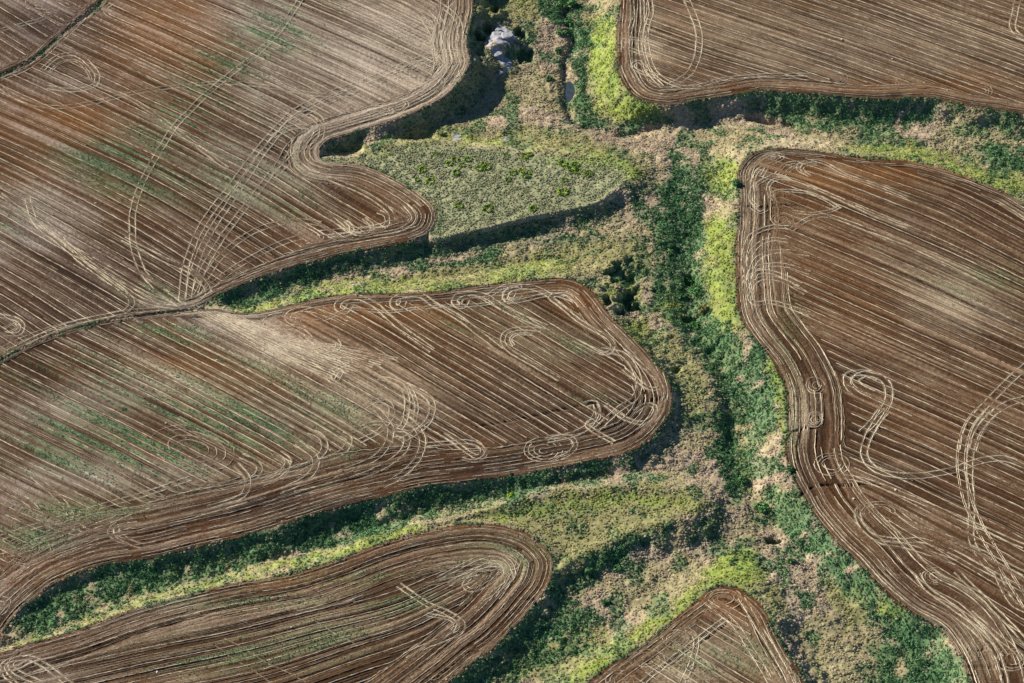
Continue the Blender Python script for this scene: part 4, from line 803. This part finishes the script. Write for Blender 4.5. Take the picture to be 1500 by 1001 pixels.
def dome_mesh(name, r, h, seed, mat, blades=9):
    q = np.random.default_rng(seed); V = [(0, 0, h)]; Fc = []; K = 8
    for k, (rr, hh) in enumerate(((.45, .86), (.85, .48), (1.05, -.12))):
        for i in range(K):
            a = (i+.5*(k % 2)+.35*q.random())*6.283/K; jr = rr*(.75+.5*q.random())*r
            V.append((math.cos(a)*jr, math.sin(a)*jr, h*hh*(.75+.5*q.random()) if hh > 0 else -.2))
    for i in range(K): Fc.append((0, 1+i, 1+(i+1) % K))
    for k in range(2):
        for i in range(K):
            a0, a1, b0, b1 = 1+k*K+i, 1+k*K+(i+1) % K, 1+(k+1)*K+i, 1+(k+1)*K+(i+1) % K; Fc += [(a0, b0, b1), (a0, b1, a1)]
    for i in range(blades):
        a = i*2.39996; ca, sa = math.cos(a), math.sin(a); w = .11*r; rr = r*(.3+.5*q.random()); k = len(V)
        V += [(ca*rr-sa*w, sa*rr+ca*w, h*.5), (ca*rr+sa*w, sa*rr-ca*w, h*.5), (ca*(rr+.45*r), sa*(rr+.45*r), h*(.8+.5*q.random()))]; Fc.append((k, k+1, k+2))
    me = bpy.data.meshes.new(name); me.from_pydata(V, [], Fc); me.materials.append(mat); return bpy.data.objects.new(name, me)
def leaf_mesh(name, n, r, h, ls, seed, mat):
    q = np.random.default_rng(seed); V = []; Fc = []
    for i in range(n):
        d = q.normal(size=3); d[2] = abs(d[2])*.9; d /= np.linalg.norm(d); rad = (.55+.45*q.random())
        lump = 1+.28*math.sin(3*math.atan2(d[1], d[0])+seed)+.15*math.sin(7*d[2]+5*d[0])
        c = d*np.array([r, r, h])*rad*lump; u = np.cross(d, q.normal(size=3)); u /= np.linalg.norm(u)+1e-6; v = np.cross(d+.6*q.normal(size=3), u); v /= np.linalg.norm(v)+1e-6
        s = ls*(.6+.8*q.random()); k = len(V); V += [c-u*s*.5, c+v*s*.6, c+u*s*.5, c-v*s*.6]; Fc.append((k, k+1, k+2, k+3))
    return V, Fc
def leaf_obj(name, n, r, h, ls, seed, mat):
    V, Fc = leaf_mesh(name, n, r, h, ls, seed, mat); me = bpy.data.meshes.new(name); me.from_pydata([tuple(v) for v in V], [], Fc); me.materials.append(mat)
    return bpy.data.objects.new(name, me)
def mat_inst(name, rough=.8):
    m = bpy.data.materials.new(name); m.use_nodes = True; n = m.node_tree; b = n.nodes['Principled BSDF']
    b.inputs['Roughness'].default_value = rough; b.inputs['Specular IOR Level'].default_value = .15
    at = n.nodes.new('ShaderNodeAttribute'); at.attribute_type = 'INSTANCER'; at.attribute_name = 'tint'
    n.links.new(at.outputs['Color'], b.inputs['Base Color'])
    tr = n.nodes.new('ShaderNodeBsdfTranslucent'); mx = n.nodes.new('ShaderNodeMixShader'); mx.inputs[0].default_value = .18
    n.links.new(at.outputs['Color'], tr.inputs[0]); n.links.new(b.outputs[0], mx.inputs[1]); n.links.new(tr.outputs[0], mx.inputs[2])
    n.links.new(mx.outputs[0], n.nodes['Material Output'].inputs[0])
    return m
M_TUFT = mat_inst('grass tuft'); M_LEAFI = mat_inst('weed leaf', .6)
def scatter(name, label, protos, x, y, scl, cols, up_=0.0):
    z = sample(Z, x, y)+up_; n = len(x)
    pick = rng.integers(0, len(protos), n)
    for i, pr in enumerate(protos):
        m = pick == i; k = int(m.sum())
        if not k: continue
        me = bpy.data.meshes.new(name); me.vertices.add(k); me.vertices.foreach_set('co', np.stack([x[m], y[m], z[m]], 1).astype(np.float32).ravel())
        add_col(me, cols[m]); a = me.attributes.new('scl', 'FLOAT', 'POINT'); a.data.foreach_set('value', scl[m].astype(np.float32))
        a = me.attributes.new('rotz', 'FLOAT_VECTOR', 'POINT'); rv = np.zeros((k, 3), np.float32); rv[:, 2] = rng.random(k)*6.283; rv[:, :2] = (rng.random((k, 2))-.5)*.35; a.data.foreach_set('vector', rv.ravel())
        o = bpy.data.objects.new(name, me); COL.objects.link(o); tag(o, label[i] if isinstance(label, (list, tuple)) else label, kind='stuff')
        g = bpy.data.node_groups.new(name, 'GeometryNodeTree'); g.interface.new_socket('Geometry', in_out='INPUT', socket_type='NodeSocketGeometry'); g.interface.new_socket('Geometry', in_out='OUTPUT', socket_type='NodeSocketGeometry')
        gi = g.nodes.new('NodeGroupInput'); go = g.nodes.new('NodeGroupOutput'); ip = g.nodes.new('GeometryNodeInstanceOnPoints'); oi = g.nodes.new('GeometryNodeObjectInfo'); oi.inputs['Object'].default_value = pr; oi.inputs['As Instance'].default_value = True
        ns = g.nodes.new('GeometryNodeInputNamedAttribute'); ns.data_type = 'FLOAT'; ns.inputs[0].default_value = 'scl'
        nr = g.nodes.new('GeometryNodeInputNamedAttribute'); nr.data_type = 'FLOAT_VECTOR'; nr.inputs[0].default_value = 'rotz'
        e2 = g.nodes.new('FunctionNodeEulerToRotation')
        g.links.new(gi.outputs[0], ip.inputs['Points']); g.links.new(oi.outputs['Geometry'], ip.inputs['Instance']); g.links.new(ns.outputs['Attribute'], ip.inputs['Scale'])
        g.links.new(nr.outputs['Attribute'], e2.inputs[0]); g.links.new(e2.outputs[0], ip.inputs['Rotation']); g.links.new(ip.outputs[0], go.inputs[0])
        md = o.modifiers.new('tufts', 'NODES'); md.node_group = g
# weeds sprouting along the rows of the fields
wv = np.clip(grn*sstep(.1, 1.5, .6*l3+.7*l2+2.4*(fbm(FX, FY, 3.0, 141, 2)-.45)), 0, 1)
wm = (rng.random(len(FX)) < wv*1.3) & (fs[fm] < -.5) & (fpx > -30) & (fpx < PW+30) & (fpy > -30) & (fpy < PH+30); kw = int(wm.sum())
scatter('field_weeds', ['dark green weeds sprouting in streaks along the field rows'], [leaf_obj('weed', 12, .22, .16, .22, 15, M_LEAFI)], FX[wm]+(rng.random(kw)-.5)*.4, FY[wm]+(rng.random(kw)-.5)*.4, .4+.6*rng.random(kw), np.array((.09, .20, .08))*(.6+.9*rng.random((kw, 1))))
vpx, vpy = PXg[val], PYg[val]
cell_a = np.gradient(xs)[None, :]*np.gradient(ys)[:, None]; va = cell_a[val]
clear = (fs[val] > -.9*sstep(.5, .66, fbm(vx, vy, 3.0, 161, 2))) & (pdist[val] > .4) & (vpx > -40) & (vpx < PW+40) & (vpy > -40) & (vpy < PH+40) & (W['rock'] < .35) & (va < .5)
clump = .4+1.1*sstep(.35, .62, fbm(vx, vy, 2.6, 121, 2))
def choose(dens, mn=.0):
    m = clear & (rng.random(len(vx)) < dens*va); k = int(m.sum())
    return m, vx[m]+(rng.random(k)-.5)*STEP, vy[m]+(rng.random(k)-.5)*STEP
def tints(m, base, mixv, spread):
    k = int(m.sum()); g = GC[val][m]; b = np.asarray(base)[None, :]
    c = g*(1-mixv)+b*mixv
    return np.clip(c*(1+spread*(rng.random((k, 1))*2-1))*(1+.08*(rng.random((k, 3))*2-1)), 0, 1)
tA = dome_mesh('dry_tussock', .28, .24, 1, M_TUFT, 12); tB = dome_mesh('dry_tussock', .38, .17, 2, M_TUFT, 12)
m, x, y = choose(W['dry']*2.8*clump+.25*W['crest']+.15*W['olive']); scatter('dry_grass', ['pinkish tan dry grass tussocks covering the valley floor', 'flatter tan dry grass tussocks covering the valley floor'], [tA, tB], x, y, .45+1.1*rng.random(len(x))**2, tints(m, (.51, .41, .275), .5, .3))
gA = leaf_obj('reed', 24, .38, .32, .26, 5, M_LEAFI); gB = leaf_obj('reed', 24, .48, .2, .26, 9, M_LEAFI)
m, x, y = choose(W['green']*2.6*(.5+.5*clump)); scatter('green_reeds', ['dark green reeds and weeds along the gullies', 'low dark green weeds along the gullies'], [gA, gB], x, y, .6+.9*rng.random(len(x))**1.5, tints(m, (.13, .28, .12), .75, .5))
lA = dome_mesh('short_grass', .36, .24, 3, M_TUFT, 12)
m, x, y = choose((W['lime']*1.3+W['olive'])*1.2*clump); scatter('short_grass', ['short bright green and olive grass on the gentle slopes'], [lA], x, y, .6+.7*rng.random(len(x)), tints(m, (.24, .28, .05), .2, .4)*1.15)
m, x, y = choose(W['mesa']*2.4*clump); scatter('mesa_grass', ['grey green grass tufts on the flat grassy shelf'], [dome_mesh('mesa_tuft', .27, .24, 4, M_TUFT, 12)], x, y, .6+.8*rng.random(len(x)), tints(m, (.33, .365, .19), .6, .35))

# ------------------------------------------------------------------ bushes one can count
def mat_leaf(name, col):
    m = simple_mat(name, col, .6, .2, .45, 1.4); return m
M_LEAF = {'bright': mat_leaf('bright bush leaf', (.22, .36, .03)), 'deep': mat_leaf('deep green bush leaf', (.05, .15, .045)), 'mid': mat_leaf('mid green bush leaf', (.09, .23, .07)), 'olive': mat_leaf('olive bush leaf', (.21, .21, .06)), 'lime': mat_leaf('lime bush leaf', (.30, .42, .03))}
M_STEM = simple_mat('bush stem', (.12, .08, .05), .9, .1, .3, 3)
def bush(px, py, r, h, tone, label, group=None, ring=False, seed=0, n=260):
    x, y, z = px_ground(px, py); root = bpy.data.objects.new('bush', None); COL.objects.link(root); root.location = (x, y, z-.05); root.empty_display_size = .3
    q = np.random.default_rng(seed+17); V = []; Fc = []; lobes = []
    k = 9 if ring else max(5, int(r*2.2))
    for i in range(k):
        a = i*6.283/k+q.random()*.5; rr = r*(.78 if ring else .62*math.sqrt(q.random())); s = r*(.27 if ring else .42)*(.8+.5*q.random()); lobes.append((math.cos(a)*rr, math.sin(a)*rr, h*(.35+.25*q.random()), s, h*(.45+.25*q.random())))
    for (lx, ly, lz, s, hh) in lobes:
        v, f_ = leaf_mesh('', max(24, n//k), s, hh, .30+.05*r, int(q.integers(1e6)), None); o_ = len(V)
        V += [np.array([p[0]+lx, p[1]+ly, max(.02, p[2]+lz*.6)]) for p in v]; Fc += [tuple(i_+o_ for i_ in t_) for t_ in f_]
    me = bpy.data.meshes.new('foliage'); me.from_pydata([tuple(p) for p in V], [], Fc); me.materials.append(M_LEAF[tone]); c_ = bpy.data.objects.new('foliage', me); COL.objects.link(c_); c_.parent = root
    sv, sq = [], []
    for (lx, ly, lz, s, hh) in lobes:
        b0 = len(sv); w_ = .05+.015*r
        for (ax, ay, az, ww) in ((lx*.25, ly*.25, -.1, w_), (lx*.8, ly*.8, lz, w_*.5)):
            sv += [(ax+ww, ay, az), (ax-ww*.5, ay+ww*.87, az), (ax-ww*.5, ay-ww*.87, az)]
        sq += [(b0, b0+1, b0+4, b0+3), (b0+1, b0+2, b0+5, b0+4), (b0+2, b0, b0+3, b0+5)]
    mesh_np('stem', sv, sq, None, False, M_STEM, root)
    tag(root, label, 'bush', group); return root
MB = [(150, 430, 1.7, 'bright green bush beside the rounded field end on the grassy shelf'), (57, 418, .9, 'tiny green bush closest to the rounded field end on the grassy shelf'), (342, 365, 1.5, 'yellowish green bush just right of the rounded field end, standing alone on the shelf'),
  (292, 300, 1.3, 'left bush of a loose pair near the shelf\'s upper left'), (330, 270, 1.2, 'right bush of a loose pair near the shelf\'s upper left'), (385, 312, 1.3, 'low dull green bush between the upper left pair and the shelf middle'), (425, 268, 1.5, 'wide flat yellow green bush near the upper left rim of the shelf'),
  (195, 228, 1.0, 'faint small bush nearest the left dark hollow of the shelf rim'), (507, 335, 1.5, 'left bush of the touching trio in the upper middle of the shelf'), (565, 325, 1.6, 'right bush of the touching trio in the upper middle of the shelf'), (538, 308, 1.2, 'rear bush of the touching trio in the upper middle of the shelf'),
  (755, 372, 1.5, 'round bush left of the largest ring bush in the shelf middle'), (818, 350, 1.2, 'small bush behind the largest ring bush in the shelf middle'), (855, 385, 1.7, 'vivid ring shaped bush in the middle of the shelf'), (722, 420, 1.1, 'dull little bush in front of the middle bushes of the shelf'),
  (705, 238, 1.0, 'small pale bush under the second dark hollow of the shelf rim'), (845, 248, 1.6, 'wide lime bush at the end of the second dark rim hollow'), (882, 232, 1.0, 'small lime bush on the rim notch right of the second hollow'), (1120, 300, 1.6, 'dark green bush at the left of the cluster by the shelf\'s right rim'),
  (1185, 330, 1.9, 'broad bush in the middle of the cluster by the shelf\'s right rim'), (1230, 357, 1.6, 'front bush of the cluster by the shelf\'s right rim'), (1215, 310, 1.5, 'rear bush of the cluster by the shelf\'s right rim'), (1310, 375, 1.7, 'faded bush standing apart at the right end of the shelf'),
  (1135, 420, 1.1, 'faint bush between the right cluster and the lone ring bush'), (1122, 508, 2.0, 'large lone ring bush at the lower right of the shelf'), (360, 610, 1.6, 'bright bush left of two near the lower edge of the shelf'), (572, 632, 2.0, 'large bright ring bush near the middle of the shelf\'s lower edge'), (905, 630, 1.4, 'olive tinted bush near the lower right edge of the shelf'),
  (95, 345, 1.5, 'dull yellow green bush above the rounded field end on the shelf')]
for i, (a, b, r, lb) in enumerate(MB):
    bush(600+a/5, 180+b/5, r*1.15, r*.5, 'bright' if i % 4 else 'lime', lb, 'bushes on the grassy shelf', True, i*7)
for i, (a, b, r, h, tn, lb) in enumerate([(1012, 413, 4.0, 2.6, 'mid', 'big leafy green bush right below the upper dark stream pool'), (1019, 428, 3.2, 2.2, 'mid', 'dense green bush between the big bush and the olive bush in the reeds'), (1000, 436, 2.2, 1.8, 'deep', 'dark green bush on the left bank above the lower stream pool'),
    (1029, 455, 2.7, 2.0, 'olive', 'round olive yellow bush beside the lower stream pool'), (1018, 478, 2.4, 1.6, 'mid', 'leafy bush just below the lower dark stream pool'), (983, 362, 2.0, 1.5, 'deep', 'bright edged bush at the upper left of the reed strip'), (822, 10, 3.2, 2.4, 'mid', 'leafy bush at the top edge left of the stream'),
    (838, 6, 2.6, 2.2, 'mid', 'leafy bush at the top edge right of the stream'), (833, 34, 3.0, 2.2, 'mid', 'bush on the stream below the two top bushes'), (820, 50, 2.4, 1.8, 'mid', 'bush left of the stream above the stream bend'), (818, 76, 2.4, 2.0, 'deep', 'dark bush in the stream bend above the pond'),
    (804, 116, 1.6, .9, 'deep', 'low dark bush left of the pond in dry grass'), (1116, 746, 3.4, 1.9, 'mid', 'vivid green bush clump above the round sinkhole'), (1158, 822, 1.6, 1.2, 'mid', 'single round green bush in dry grass below the sinkhole'), (749, 727, 1.5, 1.1, 'lime', 'bright lime bush in the gully below the long middle field'),
    (1088, 705, 2.6, 1.8, 'mid', 'green bush in the reeds left of the right field'), (1157, 688, 1.5, 1.1, 'deep', 'dark bush against the right field edge below the rill'), (1079, 270, 2.4, 1.6, 'deep', 'dark bush squeezed between lime grass and the right field corner'), (325, 437, 1.6, 1.0, 'mid', 'green bush at the left tip of the upper gully'),
    (905, 832, 2.0, 1.1, 'mid', 'low green bush below the dark bank of the grassy ridge'), (886, 884, 2.0, 1.0, 'deep', 'low bush in dry grass right of the rounded field tongue'), (862, 836, 1.9, 1.1, 'deep', 'dark bush at the foot of the bank beside the rounded field tongue')]):
    bush(a, b, r, h, tn, lb, 'bushes along the stream and gullies', False, 300+i*11, 420)

# ------------------------------------------------------------------ pale rocks and field stones
M_ROCK = simple_mat('pale rock', (.30, .30, .315), .9, .2, .45, 1.6, .8); M_STONE = simple_mat('field stone', (.5, .47, .43), .9, .2, .2, 2, .2)
import bmesh
def rock(name, px, py, sx, sy, sz, rot, label, cat, mat, seed, group=None, sink=.25, sub=3, rough=.34):
    x, y, z = px_ground(px, py); bm = bmesh.new(); bmesh.ops.create_icosphere(bm, subdivisions=sub, radius=1.0); q = np.random.default_rng(seed)
    pl = q.normal(size=(22, 3)); pl /= np.linalg.norm(pl, axis=1)[:, None]; dl = .5+.4*q.random(22); pl[0] = (.1, .1, .99); dl[0] = .42
    for v in bm.verts:
        p = np.array(v.co)
        for nrm_, d_ in zip(pl, dl):
            e = p@nrm_-d_
            if e > 0: p = p-nrm_*e
        p = p*(1+rough*.4*(float(vnoise(np.array([p[0]*3+seed]), np.array([p[1]*3+p[2]*2.3]), 1.0, 77)[0])-.5))
        v.co = p*np.array([sx, sy, sz])
    me = bpy.data.meshes.new(name); bm.to_mesh(me); bm.free(); me.materials.append(mat); o = bpy.data.objects.new(name, me); COL.objects.link(o)
    o.location = (x, y, z+sz*(.5-sink)); o.rotation_euler = (0, 0, rot); return tag(o, label, cat, group)
for i, (a, b, sx, sy, sz, rt, lb) in enumerate([(742, 54, 3.4, 3.2, 1.5, .4, 'largest pale grey rock slab in the dark hollow beside the upper left field'), (730, 45, 1.7, 1.9, 1.1, .9, 'pale rock behind and left of the largest grey slab'), (719, 61, 1.3, 1.5, .8, .2, 'small pale rock at the left foot of the largest grey slab'), (730, 80, 1.8, 2.2, 1.0, 2.2, 'whitish rock ledge just below the largest grey slab'),
    (743, 92, 2.4, 1.1, .9, -.3, 'long whitish rock ledge at the tip of the grassy spur'), (733, 108, 1.0, 1.7, .7, -.7, 'narrow pale rock lying in the deep shadow below the ledges'), (713, 143, .9, 1.6, .5, -.6, 'lone pale rock streak deep in the shaded gully'), (669, 201, 1.5, 1.1, .35, .2, 'flat pale rock patch behind the rim of the grassy shelf'), (741, 204, 1.0, .8, .4, .1, 'small grey rock in grass behind the grassy shelf')]):
    rock('rock', a, b, sx, sy, sz, rt, lb, 'rock', M_ROCK, 40+i, 'pale rocks in the gully')
for i, (a, b, lb) in enumerate([(140, 298, 'white stone in the upper left field left of the double wheel track'), (270, 31, 'white stone near the top of the upper left field'), (1233, 58, 'white stone in the middle of the top right field'), (1307, 87, 'white stone low in the top right field'), (243, 620, 'white stone among weeds in the long middle field'),
    (317, 528, 'white stone by the pale straw spill of the long middle field'), (427, 919, 'white stone in the middle of the rounded tongue field'), (230, 985, 'white stone near the bottom edge of the tongue field'), (1250, 731, 'white stone in the right field below the dark rill'), (1312, 718, 'white stone in the right field right of the dark rill')]):
    rock('field_stone', a, b, .55, .5, .4, i, lb, 'stone', M_STONE, 80+i, 'stones lying on the fields', .2, 2)
